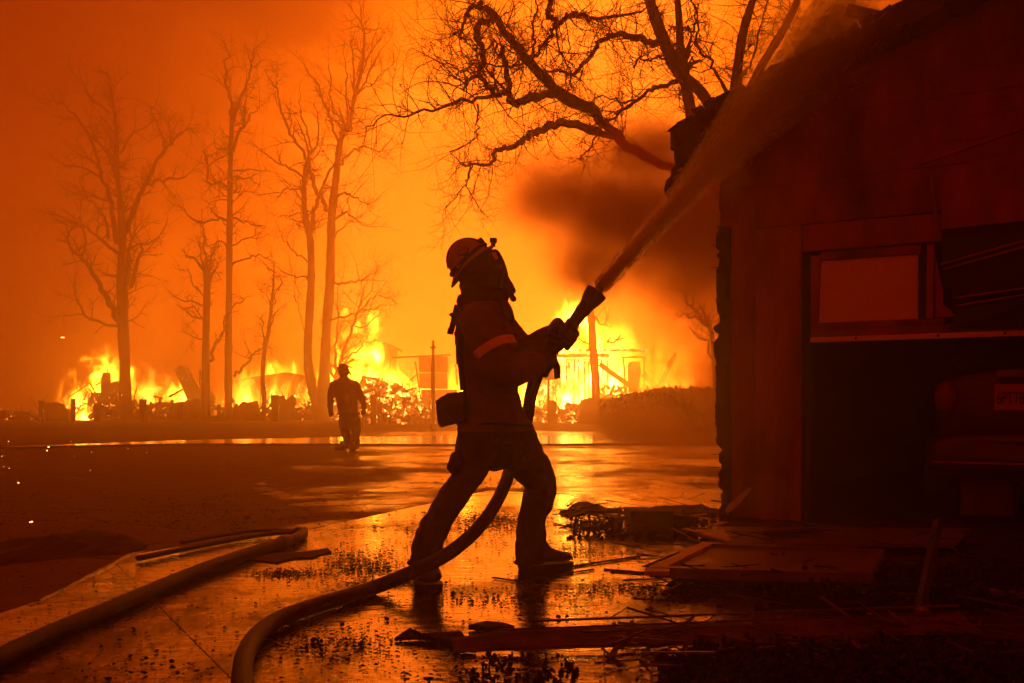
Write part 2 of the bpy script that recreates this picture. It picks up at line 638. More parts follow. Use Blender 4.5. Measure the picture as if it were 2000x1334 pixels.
# thin runnel of water spilling along the edge of the slabs
g = MB()
run = cr([(60, 1190, .010), (100, 1171, .018), (150, 1146, .022), (205, 1118, .024), (240, 1097, .022), (268, 1085, .012), (300, 1080, .006)], 5)
pts = []
for k, (x, y, r) in enumerate(run):
    pts.append(G(x, y) + Vector((rnd(-.004, .004), 0, 0.012)))
g.tube(pts, [max(.006, r * rnd(.7, 1.1)) for _, _, r in run], 8, ratio=1.0)
M['water'] = mat("running_water", (0.10, 0.05, 0.025), None, 0.06, 60, 0.6, 90)
tag(obj('water', g, M['water'], origin=(0, 0, 0), smooth=True), 'runnel of water spilling over the edge of the driveway', kind='structure')

# ------------------------------------------------------------------ haze
HAZE = 0.0165
m, t, out = new_mat("smoke_haze")
pv = N(t, "ShaderNodeVolumePrincipled", i_Density=HAZE, i_Anisotropy=0.84)
pv.inputs["Color"].default_value = (0.97, 0.76, 0.52, 1)
L(t, pv.outputs[0], out.inputs["Volume"])
g = MB()
g.box((0, 44, 12.5), (304, 115, 28))
hz = obj('haze', g, m, origin=(0, 44, 12.5))
tag(hz, 'thin smoky haze over the whole burning street', kind='stuff')


# ------------------------------------------------------------------ garage on the right
GA, GU, GN = Vector((1.68, 8.0, 0)), Vector((0.866, -0.5, 0)), Vector((-0.5, -0.866, 0))


def W(t, z, o=0.0):
    return GA + GU * t + GN * o + Vector((0, 0, z))


def plate(mb, pts, o, th):
    """flat piece on the facade; pts (t, z); front face at offset o, thickness th backwards"""
    return mb.prism([W(a, b, o) for a, b in pts], GN * -th)


def roofz(t):
    return 3.21 + 0.37 * t


gar = thing('garage', 'scorched dark red garage with a ragged burnt eave and its door hanging half open', 'garage', GA)
GT1 = 4.4
# corner: charred planks with a splintered edge
zs = [0.02 + 0.058 * k for k in range(41)]
edge = []
off_ = 0.0
for k_, z in enumerate([0.02 + 0.030 * k for k in range(79)]):
    if random.random() < .30:
        off_ = rnd(-.026, .022)
    edge.append((-0.010 + off_ + rnd(-.006, .006) + (0.018 if z < 0.6 else 0.0) + (-0.012 if 1.3 < z < 2.1 else 0), z))
b_ = MB()
plate(b_, edge + [(0.085, zs[-1]), (0.085, 0.02)], 0.035, 0.05)
o_ = obj('corner_board', b_, M['char'], gar)
o_['label'] = 'charred corner board with a splintered edge'
x = 0.089
for k, w_ in enumerate((0.10, 0.095)):
    b_ = MB()
    plate(b_, [(x, 0.03), (x + w_, 0.03), (x + w_, 2.55), (x, 2.55)], 0.012 + 0.008 * (k % 2), 0.03)
    obj('wall_board', b_, M['paint'], gar)
    x += w_ + 0.005
for k, w_ in enumerate((0.155, 0.11, 0.075)):
    b_ = MB()
    plate(b_, [(x, 0.03), (x + w_, 0.03), (x + w_, 2.30), (x, 2.30)], 0.045 + (0.022 if k == 2 else 0.004 * k), 0.06)
    obj('jamb_board', b_, M['paint2'], gar)
    x += w_ + 0.006
TJ = x
# nails left standing in the burnt edge
for z in (2.02, 1.50, 1.42, 0.52, 0.42, 2.2):
    b_ = MB()
    a = W(0.0, z, 0.01)
    b_.tube([a, a + Vector((-0.075, 0.0, rnd(-.01, .01)))], 0.0028, 5)
    obj('nail', b_, M['char'], gar)
# lap boards above the door
z = 2.315
k = 0
while z < 4.9:
    h_ = 0.165
    t0 = max(-0.005 + rnd(-0.008, 0.004), (z + h_ - 3.16) / 0.37)
    if t0 < GT1 - 0.1:
        pts = []
        ta, tb = t0, max(-0.005, (z - 3.16) / 0.37)
        pts = [(tb, z), (GT1, z), (GT1, z + h_ - 0.001), (ta, z + h_ - 0.001)] if tb < ta else [(ta, z), (GT1, z), (GT1, z + h_ - 0.004), (ta, z + h_ - 0.004)]
        lo = MB()
        lo.add([W(a, b, 0.012) for a, b in pts[:2]] + [W(a, b, 0.007) for a, b in pts[2:]] + [W(a, b, -0.03) for a, b in pts],
               [(0, 1, 2, 3), (7, 6, 5, 4), (0, 4, 5, 1), (1, 5, 6, 2), (2, 6, 7, 3), (3, 7, 4, 0)])
        obj('siding_board', lo, M['paint'], gar)
    z += h_
    k += 1
# header and door frame
b_ = MB()
plate(b_, [(TJ + 0.002, 2.10), (GT1, 2.10), (GT1, 2.30), (TJ + 0.002, 2.30)], 0.030, 0.07)
obj('header_board', b_, M['paint2'], gar)
b_ = MB()
plate(b_, [(TJ + 0.004, 0.02), (TJ + 0.055, 0.02), (TJ + 0.055, 2.095), (TJ + 0.004, 2.095)], 0.0, 0.10)
obj('door_frame', b_, M['char'], gar)
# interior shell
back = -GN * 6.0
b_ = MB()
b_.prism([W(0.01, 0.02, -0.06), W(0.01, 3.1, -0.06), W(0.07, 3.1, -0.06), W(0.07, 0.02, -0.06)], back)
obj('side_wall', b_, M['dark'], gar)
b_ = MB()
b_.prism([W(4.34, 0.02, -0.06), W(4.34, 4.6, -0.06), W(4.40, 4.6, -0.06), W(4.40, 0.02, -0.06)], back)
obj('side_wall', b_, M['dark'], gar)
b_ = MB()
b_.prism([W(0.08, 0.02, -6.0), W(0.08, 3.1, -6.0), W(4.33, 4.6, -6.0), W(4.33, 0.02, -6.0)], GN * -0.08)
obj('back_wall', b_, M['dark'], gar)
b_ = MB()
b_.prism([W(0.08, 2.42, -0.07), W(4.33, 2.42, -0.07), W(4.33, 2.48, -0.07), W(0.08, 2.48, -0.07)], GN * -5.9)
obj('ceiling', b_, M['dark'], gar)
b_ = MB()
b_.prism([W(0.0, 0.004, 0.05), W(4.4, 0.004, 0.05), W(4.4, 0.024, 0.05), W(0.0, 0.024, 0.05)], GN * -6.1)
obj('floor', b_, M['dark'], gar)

# roof: slab with jagged burnt edge, hanging eave, one rafter sticking up
roof = MB()
OV = 0.34
top = []
t_ = -0.30
while t_ < 4.5:
    top.append((t_, roofz(t_) + rnd(-0.045, 0.03)))
    t_ += rnd(0.025, 0.09)
under = [(tt, zz - 0.16 + rnd(-0.02, 0.012)) for tt, zz in reversed(top)]
roof.prism([W(a, b, OV) for a, b in top + under], GN * -6.6)
rf = obj('roof', roof, M['shingle'], gar)
# curled shingles along the rake
for k in range(46):
    tt = -0.28 + k * 0.105
    s = MB()
    c = W(tt, roofz(tt) + 0.012, OV - 0.07 + rnd(-.03, .05))
    R = Matrix((GU.lerp(Vector((0, 0, 1)), 0.0), GN, Vector((0, 0, 1)))).transposed() @ Matrix.Rotation(-math.atan(0.37) + rnd(-.34, .16), 3, 'Y') @ Matrix.Rotation(rnd(-.3, .3), 3, 'X')
    s.box(c, (rnd(.09, .14), rnd(.18, .26), 0.010), R)
    obj('shingle', s, M['shingle'], rf)
eave = MB()
prof = [(1296, 372), (1301, 352), (1309, 345), (1312, 330), (1319, 322), (1316, 305), (1317, 294), (1324, 291), (1334, 274), (1344, 264), (1352, 262), (1380, 246), (1402, 236),
        (1440, 222), (1440, 262), (1430, 290), (1416, 306), (1404, 318), (1393, 314), (1380, 326), (1366, 331), (1352, 346), (1341, 352), (1333, 367), (1322, 362), (1311, 374), (1302, 385)]
pp = []
for px, py in prof:
    # put each point on the plane of the rake, 0.36 m in front of the wall
    kx = (px - 1000) / FPX
    base = GA + GN * 0.36
    tt = (kx * base.y - base.x) / (GU.x - kx * GU.y)
    q = base + GU * tt
    pp.append(Vector((q.x, q.y, CAMH + (HOR - py) / FPX * q.y)))
eave.prism(pp, GN * -0.05)
o_ = obj('eave_board', eave, M['char'], rf)
o_['label'] = 'ragged burnt eave hanging down at the corner'
rb = MB()


def WP(px, py, o=0.0):
    kx = (px - 1000) / FPX
    base = GA + GN * o
    tt = (kx * base.y - base.x) / (GU.x - kx * GU.y)
    q = base + GU * tt
    return Vector((q.x, q.y, CAMH + (HOR - py) / FPX * q.y))


rb.beam(WP(1655, 20, 0.30), WP(1800, 52, 0.22), 0.07, 0.085, up=GN)
o_ = obj('rafter', rb, M['char'], rf)
o_['label'] = 'burnt rafter end sticking out above the roof edge'
rb = MB()
rb.beam(WP(1745, 42, 0.25), WP(1850, -22, 0.22), 0.07, 0.10, up=GN)
obj('rafter', rb, M['char'], rf)

# the door: half raised, its right-hand sections buckled
door = MB()
plate(door, [(TJ + 0.06, 1.425), (GT1 - .05, 1.425), (GT1 - .05, 1.50), (TJ + 0.06, 1.50)], 0.012, 0.05)
dr = obj('garage_door', door, M['paint'], gar)
dr['label'] = 'garage door hanging half open with buckled sections'


def dpiece(name, pts, o, th, m):
    b = MB()
    plate(b, pts, o, th)
    return obj(name, b, m, dr)


dpiece('bottom_rail', [(TJ + 0.062, 1.398), (GT1 - .06, 1.398), (GT1 - .06, 1.435), (TJ + 0.062, 1.435)], 0.034, 0.02, M['rail'])
for t_ in (1.05, 1.62, 2.05, 2.6):
    b = MB()
    b.lathe(W(t_, 1.418, 0.033), GN, [(0, .010), (.005, .009), (.008, .004)], 8)
    obj('rivet', b, M['char'], dr)
dpiece('stile', [(TJ + 0.062, 1.503), (0.765, 1.503), (0.785, 2.06), (TJ + 0.062, 2.06)], 0.018, 0.05, M['paint'])
dpiece('bottom_board', [(0.768, 1.503), (1.66, 1.503), (1.66, 1.545), (0.768, 1.545)], 0.016, 0.05, M['paint'])
dpiece('top_board', [(0.79, 2.02), (1.50, 2.02), (1.50, 2.085), (0.79, 2.085)], 0.018, 0.05, M['paint'])
dpiece('door_panel', [(0.770, 1.548), (1.482, 1.548), (1.482, 2.017), (0.788, 2.017)], 0.004, 0.03, M['panel'])
dpiece('stile', [(1.485, 1.548), (1.535, 1.548), (1.535, 2.017), (1.485, 2.017)], 0.020, 0.05, M['char'])
dpiece('stile', [(1.538, 1.548), (1.585, 1.548), (1.590, 2.08), (1.545, 2.08)], 0.026, 0.05, M['paint2'])
# torn edge of the next section
dpiece('torn_edge', [(1.60, 1.55), (1.74, 1.55), (1.70, 1.60), (1.655, 1.64), (1.65, 1.75), (1.625, 1.86), (1.60, 1.98)], 0.03, 0.03, M['paint2'])


def beamP(name, a, b, w, h, m, up=None):
    mb = MB()
    mb.beam(a, b, w, h, up=up or GN)
    return obj(name, mb, m, dr)


# metal ribs of the buckled sections, swung out towards the driveway
for (x0, y0, x1, y1, o0, o1) in ((1838, 516, 2040, 459, 0.06, 0.34), (1842, 526, 2040, 471, 0.07, 0.35), (1862, 582, 2040, 557, 0.06, 0.30), (1868, 597, 2040, 569, 0.07, 0.31)):
    beamP('rib', WP(x0, y0, o0), WP(x1, y1, o1), 0.012, 0.016, M['paint2'])
b = MB()
b.prism([WP(1846, 520, 0.03), WP(2060, 462, 0.29), WP(2060, 556, 0.25), WP(1866, 588, 0.03)], GN * -0.012)
obj('door_section', b, M['black'], dr)
b = MB()
b.prism([WP(1872, 600, 0.02), WP(2060, 570, 0.26), WP(2060, 640, 0.10), WP(1852, 646, 0.02)], GN * -0.012)
obj('door_section', b, M['black'], dr)
b = MB()
b.prism([WP(1834, 330, 0.08), WP(2060, 284, 0.30), WP(2060, 424, 0.30), WP(1840, 448, 0.08)], GN * -0.015)
obj('door_section', b, M['paint2'], dr)
b = MB()
b.prism([WP(1838, 446, 0.03), WP(2060, 424, 0.22), WP(2060, 470, 0.22), WP(1842, 512, 0.03)], GN * -0.012)
obj('door_section', b, M['black'], dr)
beamP('rib', WP(1790, 322, 0.10), WP(2050, 232, 0.36), 0.020, 0.030, M['paint2'])
beamP('hinge_strip', WP(1818, 340, 0.10), WP(1832, 470, 0.08), 0.02, 0.014, M['metal'])

# pale cupboard standing inside
cb = MB()
a = W(1.16, 0, -1.15)
cb.prism([W(1.66, 0.03, -1.0), W(2.05, 0.03, -1.0), W(2.05, 1.18, -1.0), W(1.66, 1.18, -1.0)], GN * -0.5)
th_ = thing('cupboard', 'dull cupboard in the dark garage beside the parked car', 'cupboard', W(1.85, 0.03, -1.2))
obj('carcass', cb, M['paint'], th_)
cb = MB()
cb.prism([W(1.67, 0.05, -0.997), W(2.04, 0.05, -0.997), W(2.04, 1.16, -0.997), W(1.67, 1.16, -0.997)], GN * 0.015)
obj('door', cb, M['paint2'], th_)

# ------------------------------------------------------------------ the car in the garage
car = thing('parked_car', 'dark car parked nose-in behind the half open garage door', 'car', W(2.16, 0.02, -0.4))


def C(s, z, o):
    """car space: s across from its middle, z up, o forward of its rear bumper into the garage"""
    return W(2.16 + s * .80, z, -0.16 - o)


def loft(mb, secs):
    n = len(secs[0])
    vs = [p for s in secs for p in s]
    fs = []
    for i in range(len(secs) - 1):
        for k in range(n):
            k2 = (k + 1) % n
            fs.append((i * n + k, i * n + k2, (i + 1) * n + k2, (i + 1) * n + k))
    fs.append(tuple(range(n)))
    fs.append(tuple((len(secs) - 1) * n + k for k in reversed(range(n))))
    return mb.add(vs, fs)


def cross(o, z0, z1, w0, w1, n=24, p=3.2, bow=0.0):
    """rounded section of the body"""
    out = []
    zc, hz_ = (z0 + z1) / 2, (z1 - z0) / 2
    for k in range(n):
        a = 2 * math.pi * k / n
        c, s = math.cos(a), math.sin(a)
        x = abs(c) ** (2 / p) * (1 if c > 0 else -1)
        y = abs(s) ** (2 / p) * (1 if s > 0 else -1)
        w_ = w0 + (w1 - w0) * (y + 1) / 2
        out.append(C(x * w_, zc + y * hz_, o + bow * x * x))
    return out


b = MB()
loft(b, [cross(0.10, 0.62, 1.16, 0.74, 0.70, bow=.10), cross(0.16, 0.50, 1.26, 0.80, 0.74, bow=.10), cross(0.34, 0.36, 1.44, 0.86, 0.68, bow=.04), cross(0.7, 0.30, 1.52, 0.88, 0.62),
         cross(1.6, 0.28, 1.54, 0.89, 0.60), cross(2.4, 0.28, 1.46, 0.89, 0.60), cross(3.0, 0.28, 1.05, 0.88, 0.78), cross(3.9, 0.30, 0.92, 0.84, 0.72), cross(4.2, 0.36, 0.78, 0.70, 0.60)])
obj('body', b, M['carpaint'], car, smooth=True)
b = MB()
loft(b, [cross(-0.04, 0.44, 0.66, 0.72, 0.72, bow=.16), cross(0.02, 0.38, 0.74, 0.84, 0.82, bow=.14), cross(0.30, 0.34, 0.76, 0.90, 0.88, bow=.08), cross(0.60, 0.34, 0.74, 0.90, 0.89)])
bp_ = obj('bumper', b, M['carpaint'], car, smooth=True)
b = MB()
b.prism([C(-0.62, 0.36, 0.0), C(0.62, 0.36, 0.0), C(0.60, 0.46, -0.045), C(-0.60, 0.46, -0.045)], GN * -0.02)
obj('lower_grille', b, M['black'], bp_)
b = MB()
b.prism([C(-0.57, 1.18, 0.10), C(0.57, 1.18, 0.10), C(0.50, 1.42, 0.24), C(-0.50, 1.42, 0.24)], GN * -0.02)
obj('rear_window', b, M['carglass'], car)
for sgn in (-1, 1):
    b = MB()
    b.ball(C(sgn * 0.66, 0.98, 0.17), (0.09, 0.07, 0.13), 14)
    obj('tail_light', b, M['lamp'], car, smooth=True)
    for oo in (0.75, 3.3):
        b = MB()
        b.lathe(C(sgn * 0.70, 0.325, oo), GU * sgn, [(0, .30), (.16, .315), (.19, .27)], 24)
        w_ = obj('wheel', b, M['black'], car, smooth=False)
        b = MB()
        b.lathe(C(sgn * 0.893, 0.325, oo), GU * sgn, [(0, .20), (.012, .19)], 20)
        obj('rim', b, M['metal'], w_)
b = MB()
b.beam(C(-0.22, 1.145, 0.045), C(0.22, 1.145, 0.045), 0.05, 0.035, up=GN)
obj('boot_handle', b, M['metal'], car)
PS = 1.18
b = MB()
pc = C(0.0, 0.975, 0.02)
pw, ph_ = 0.16 * PS, 0.078 * PS
b.prism([pc + GU * a + Vector((0, 0, z_)) for a, z_ in ((-pw, -ph_), (pw, -ph_), (pw, ph_), (-pw, ph_))], GN * 0.012)
pl = obj('number_plate', b, M['plate'], car)


def text_mesh(s, size, ux, uz, origin, m, parent, name, depth=0.0012, align='CENTER', spacing=1.0, xs=1.0):
    cu = bpy.data.curves.new(name, 'FONT')
    cu.body = s
    cu.size = size
    cu.align_x = align
    cu.align_y = 'CENTER'
    cu.space_character = spacing
    cu.extrude = depth
    tmp = bpy.data.objects.new(name + "_tmp", cu)
    COL.objects.link(tmp)
    dg = bpy.context.evaluated_depsgraph_get()
    me = bpy.data.meshes.new_from_object(tmp.evaluated_get(dg))
    bpy.data.objects.remove(tmp)
    bpy.data.curves.remove(cu)
    ux, uz = Vector(ux).normalized(), Vector(uz).normalized()
    un = ux.cross(uz)
    base = world_of(parent).translation
    for v in me.vertices:
        v.co = Vector(origin) + ux * (v.co.x * xs) + uz * v.co.y + un * v.co.z - base
    me.materials.clear()
    me.materials.append(m)
    o = bpy.data.objects.new(name, me)
    o.parent = parent
    COL.objects.link(o)
    return o


text_mesh("6PTT82", 0.105 * PS, GU, (0, 0, 1), pc + GN * 0.0145 + GU * (-pw + .012) + Vector((0, 0, -0.012)), M['coal'], pl, 'lettering', spacing=0.95, xs=0.56, align='LEFT')
b = MB()
b.beam(C(-0.75, 0.50, -0.02), C(0.75, 0.50, -0.02), 0.012, 0.02, up=GN)
obj('bumper_strip', b, M['paint2'], bp_)

# ------------------------------------------------------------------ trees


def twig(mb, p, d, length, r, depth, rng, curl=0.35, lift=0.10, sides=3, child=0.55, seg=6, flat=1.0):
    """wandering bare twig with side twigs"""
    p, d = Vector(p), Vector(d).normalized()
    pts, rad = [p.copy()], [r]
    kids = []
    step = length / seg
    bend = Vector((rng.gauss(0, 1), rng.gauss(0, 1) * flat, rng.gauss(0, 1))) * 0.16
    for i in range(seg):
        d = (d + bend + Vector((rng.gauss(0, 1), rng.gauss(0, 1) * flat, rng.gauss(0, 1))) * (curl / 2.6) + Vector((0, 0, lift * 0.4))).normalized()
        p = p + d * step
        pts.append(p.copy())
        rad.append(max(r * (1 - 0.7 * (i + 1) / seg), r * 0.3))
        if depth > 0 and rng.random() < child * 1.5:
            kids.append((p.copy(), d.copy(), rad[-1]))
    mb.tube(pts, rad, sides, cap=False)
    for q, dd, rr in kids:
        side = Vector((rng.gauss(0, 1), rng.gauss(0, 1) * flat, rng.gauss(0, 1)))
        side = (side - dd * side.dot(dd)).normalized()
        twig(mb, q, dd * rng.uniform(.35, .8) + side * rng.uniform(.5, 1.0), length * rng.uniform(.28, .62), max(rr * .75, r * .25), depth - 1, rng, curl, lift, sides, child, max(3, seg - 1), flat)


def limb3(pts2, d0, rng, spread, drift=None):
    """2-D traced limb (px, py, r px) -> 3-D points; the depth drifts along it"""
    sm = cr(pts2, 4)
    n = len(sm)
    drift = rng.uniform(-spread, spread) if drift is None else drift
    bow = rng.uniform(-spread, spread) * 0.4
    out, rad = [], []
    for i, (x, y, r) in enumerate(sm):
        u = i / max(1, n - 1)
        d = d0 + drift * u + bow * math.sin(u * math.pi)
        out.append(P(x, y, d))
        rad.append(max(r, 0.25) * d / FPX)
    return out, rad


def bare_tree(name, label, cat, d, trunks, limbs, seed, twig_len, n_twig, group, twig_r=0.03, lift=0.25, depth=2, spread=2.5, base=None, bark='bark', child=.55, curl=.4):
    rng = random.Random(seed)
    bx, by = base or (trunks[0][0][0], trunks[0][0][1])
    bp = P(bx, by, d)
    bp.z = max(bp.z, 0.0)
    t = thing(name, label, cat, bp, group)
    trunk = MB()
    crown = MB()
    seeds = []
    for pts2 in trunks:
        p3, r3 = limb3(pts2, d, rng, 0, 0.0)
        r3 = [r * .86 * rng.uniform(.90, 1.10) for r in r3]
        trunk.tube(p3, r3, 10)
        seeds.append((p3, r3, 0.55))
    for pts2 in limbs:
        p3, r3 = limb3(pts2, d, rng, spread)
        r3 = [r * .78 * rng.uniform(.88, 1.12) for r in r3]
        p3 = [q + Vector((rng.gauss(0, .06), rng.gauss(0, .08), rng.gauss(0, .06))) for q in p3]
        crown.tube(p3, r3, 6)
        seeds.append((p3, r3, 0.15))
    for p3, r3, start in seeds:
        ln = sum((p3[i + 1] - p3[i]).length for i in range(len(p3) - 1))
        cnt = max(2, int(n_twig * ln / (twig_len * 2.2)))
        for _ in range(cnt):
            u = rng.uniform(start, 1.0) ** 0.8
            i = min(int(u * (len(p3) - 1)), len(p3) - 2)
            q = p3[i].lerp(p3[i + 1], rng.random())
            dd = (p3[i + 1] - p3[i]).normalized()
            side = Vector((rng.gauss(0, 1), rng.gauss(0, 1), rng.gauss(0, .8)))
            side = (side - dd * side.dot(dd)).normalized()
            twig(crown, q, dd * rng.uniform(.2, .9) + side, twig_len * rng.uniform(.4, 1.15), min(r3[i] * .55, twig_r), depth, rng, curl=curl, lift=lift, child=child)
        twig(crown, p3[-1], p3[-1] - p3[-2], twig_len * rng.uniform(.6, 1.1), r3[-1] * .9, depth, rng, curl=curl, lift=lift, child=child)
    obj('trunk', trunk, M[bark], t, smooth=True)
    obj('crown', crown, M[bark], t)
    return t


TG = 'bare trees between the road and the fires'
bare_tree('bare_tree', 'broad bare tree with many forked limbs beside the first burning heap', 'tree', 60,
          [[(252, 832, 15), (246, 800, 13.5), (243, 700, 12), (240, 640, 12), (236, 560, 9.5), (239, 462, 9), (235, 399, 7), (229, 336, 5.5), (227, 252, 4.5), (216, 168, 2.5)],
           [(258, 832, 6), (250, 760, 7), (247, 690, 7), (245, 600, 6), (246, 540, 5)]],
          [[(236, 640, 8), (214, 590, 7), (197, 558, 6), (168, 512, 5), (138, 487, 3.5)], [(232, 636, 4), (185, 628, 3.5), (160, 610, 3), (150, 581, 2)],
           [(239, 462, 7), (252, 432, 6.5), (269, 390, 6), (285, 361, 5.5), (294, 336, 5), (323, 290, 4), (340, 272, 3), (365, 254, 2), (390, 260, 1)],
           [(290, 359, 4), (319, 350, 3), (365, 348, 1.5)], [(323, 285, 3), (308, 248, 2.5), (298, 218, 2), (310, 190, 1)], [(331, 280, 2.5), (332, 240, 1.5), (345, 215, 1)],
           [(230, 474, 6), (218, 395, 5.5), (197, 344, 4.5), (189, 302, 4), (176, 269, 3.5), (145, 222, 2.5), (122, 202, 1.5), (94, 193, 1)], [(176, 269, 3), (215, 300, 2.5), (220, 330, 2.5)],
           [(212, 216, 3), (180, 193, 2.5), (157, 155, 1.5)], [(222, 336, 3), (214, 302, 2.5), (184, 268, 2)], [(197, 344, 3), (168, 332, 2.5), (130, 323, 1.5)],
           [(220, 396, 3), (189, 386, 2.5), (157, 380, 1.5)], [(228, 496, 5), (206, 474, 4), (168, 447, 3), (128, 428, 2)], [(214, 466, 4), (206, 432, 3.5), (195, 415, 3), (182, 394, 1.5)],
           [(243, 491, 4), (269, 478, 3), (302, 472, 2)], [(258, 560, 6), (268, 520, 5), (277, 485, 3.5)], [(252, 560, 6), (252, 500, 5), (258, 462, 2)], [(236, 300, 3), (262, 262, 2), (300, 240, 1)],
           [(160, 500, 3), (168, 470, 2.5), (158, 440, 2), (157, 420, 1)]],
          1, 2.2, 7.6, TG, 0.053)
bare_tree('bare_tree', 'short broken tree with a spiky crown of stubs, second in the row of bare trees', 'tree', 58,
          [[(403, 826, 9.5), (402, 760, 9), (402, 700, 8.5), (403, 620, 8), (404, 560, 7), (403, 520, 4)]],
          [[(405, 560, 4), (400, 500, 3), (398, 440, 1.5)], [(407, 545, 4), (415, 500, 3), (428, 480, 1.5)], [(402, 560, 4), (385, 510, 3), (362, 500, 1.5)], [(404, 600, 3), (370, 590, 2.5), (335, 575, 1.2)],
           [(401, 620, 3), (375, 620, 2.5), (358, 600, 1.2)], [(410, 705, 5), (425, 670, 4), (437, 638, 3), (441, 615, 2)], [(404, 540, 3), (392, 500, 2), (390, 470, 1)], [(405, 560, 3), (420, 530, 2.2), (432, 505, 1)],
           [(402, 580, 3), (378, 555, 2), (372, 530, 1.2), (350, 528, 1)], [(403, 640, 2), (380, 600, 2), (352, 605, 1)], [(401, 670, 2), (375, 655, 1.5), (358, 648, 1)]],
          2, 1.1, 4.1, TG, 0.045)
bare_tree('bare_tree', 'tall straight slender bare tree forking near its top, beside the spiky broken one', 'tree', 59,
          [[(446, 826, 10.5), (446, 790, 9.5), (446, 700, 8.5), (447, 620, 7.5), (448, 500, 7), (449, 400, 6.5), (450, 320, 5.5), (453, 238, 5)]],
          [[(453, 240, 4), (449, 200, 3.5), (440, 150, 3), (438, 118, 2.5), (450, 105, 2), (430, 78, 1)], [(454, 236, 4.5), (470, 195, 4), (484, 150, 3), (492, 120, 2.5), (500, 90, 1.5)],
           [(490, 136, 2), (505, 125, 1.5), (520, 117, 1)], [(456, 296, 4), (466, 255, 3.5), (476, 243, 3), (480, 200, 2), (479, 140, 1)], [(478, 243, 2.5), (492, 225, 2), (505, 210, 1)],
           [(446, 292, 3), (420, 286, 1.5)], [(445, 369, 4), (432, 357, 3.5), (407, 357, 3), (405, 323, 2.5), (399, 292, 1.2)], [(445, 426, 3.5), (415, 430, 3), (386, 432, 2.5), (353, 403, 1.2)],
           [(455, 426, 3), (480, 434, 2.5), (499, 441, 2), (512, 440, 1)], [(455, 516, 3.5), (485, 503, 2.5), (512, 497, 1.5)], [(455, 478, 2.5), (480, 466, 2), (510, 466, 1)], [(455, 333, 2.5), (500, 330, 1.5), (530, 336, 1)],
           [(455, 346, 2.5), (480, 348, 2), (508, 362, 1)], [(454, 735, 3.5), (470, 722, 3.2), (487, 700, 3), (492, 692, 3), (505, 685, 2.4), (517, 676, 2)], [(445, 480, 2.5), (425, 470, 2), (413, 490, 1)],
           [(452, 600, 3), (468, 590, 2.2), (485, 580, 1.2)], [(445, 440, 2), (420, 418, 2), (410, 402, 1)], [(445, 300, 2), (415, 320, 1.5), (390, 318, 1)]],
          3, 1.9, 6.1, TG, 0.045)
bare_tree('bare_tree', 'thin crooked sapling, the slightest of the row of bare trees', 'tree', 57,
          [[(515, 828, 6), (516, 780, 5.5), (513, 740, 5.5), (516, 690, 5), (524, 650, 4.5), (530, 600, 4), (534, 560, 3), (535, 522, 1.5)]],
          [[(517, 672, 2.5), (514, 640, 2), (512, 618, 1.5)], [(530, 600, 2), (520, 575, 1.5), (506, 566, 1)], [(533, 590, 2), (545, 560, 1.5), (550, 540, 1)], [(527, 640, 2), (538, 610, 1.5), (548, 600, 1)], [(526, 655, 2), (508, 656, 1)]],
          4, 1.0, 4.1, TG, 0.030)
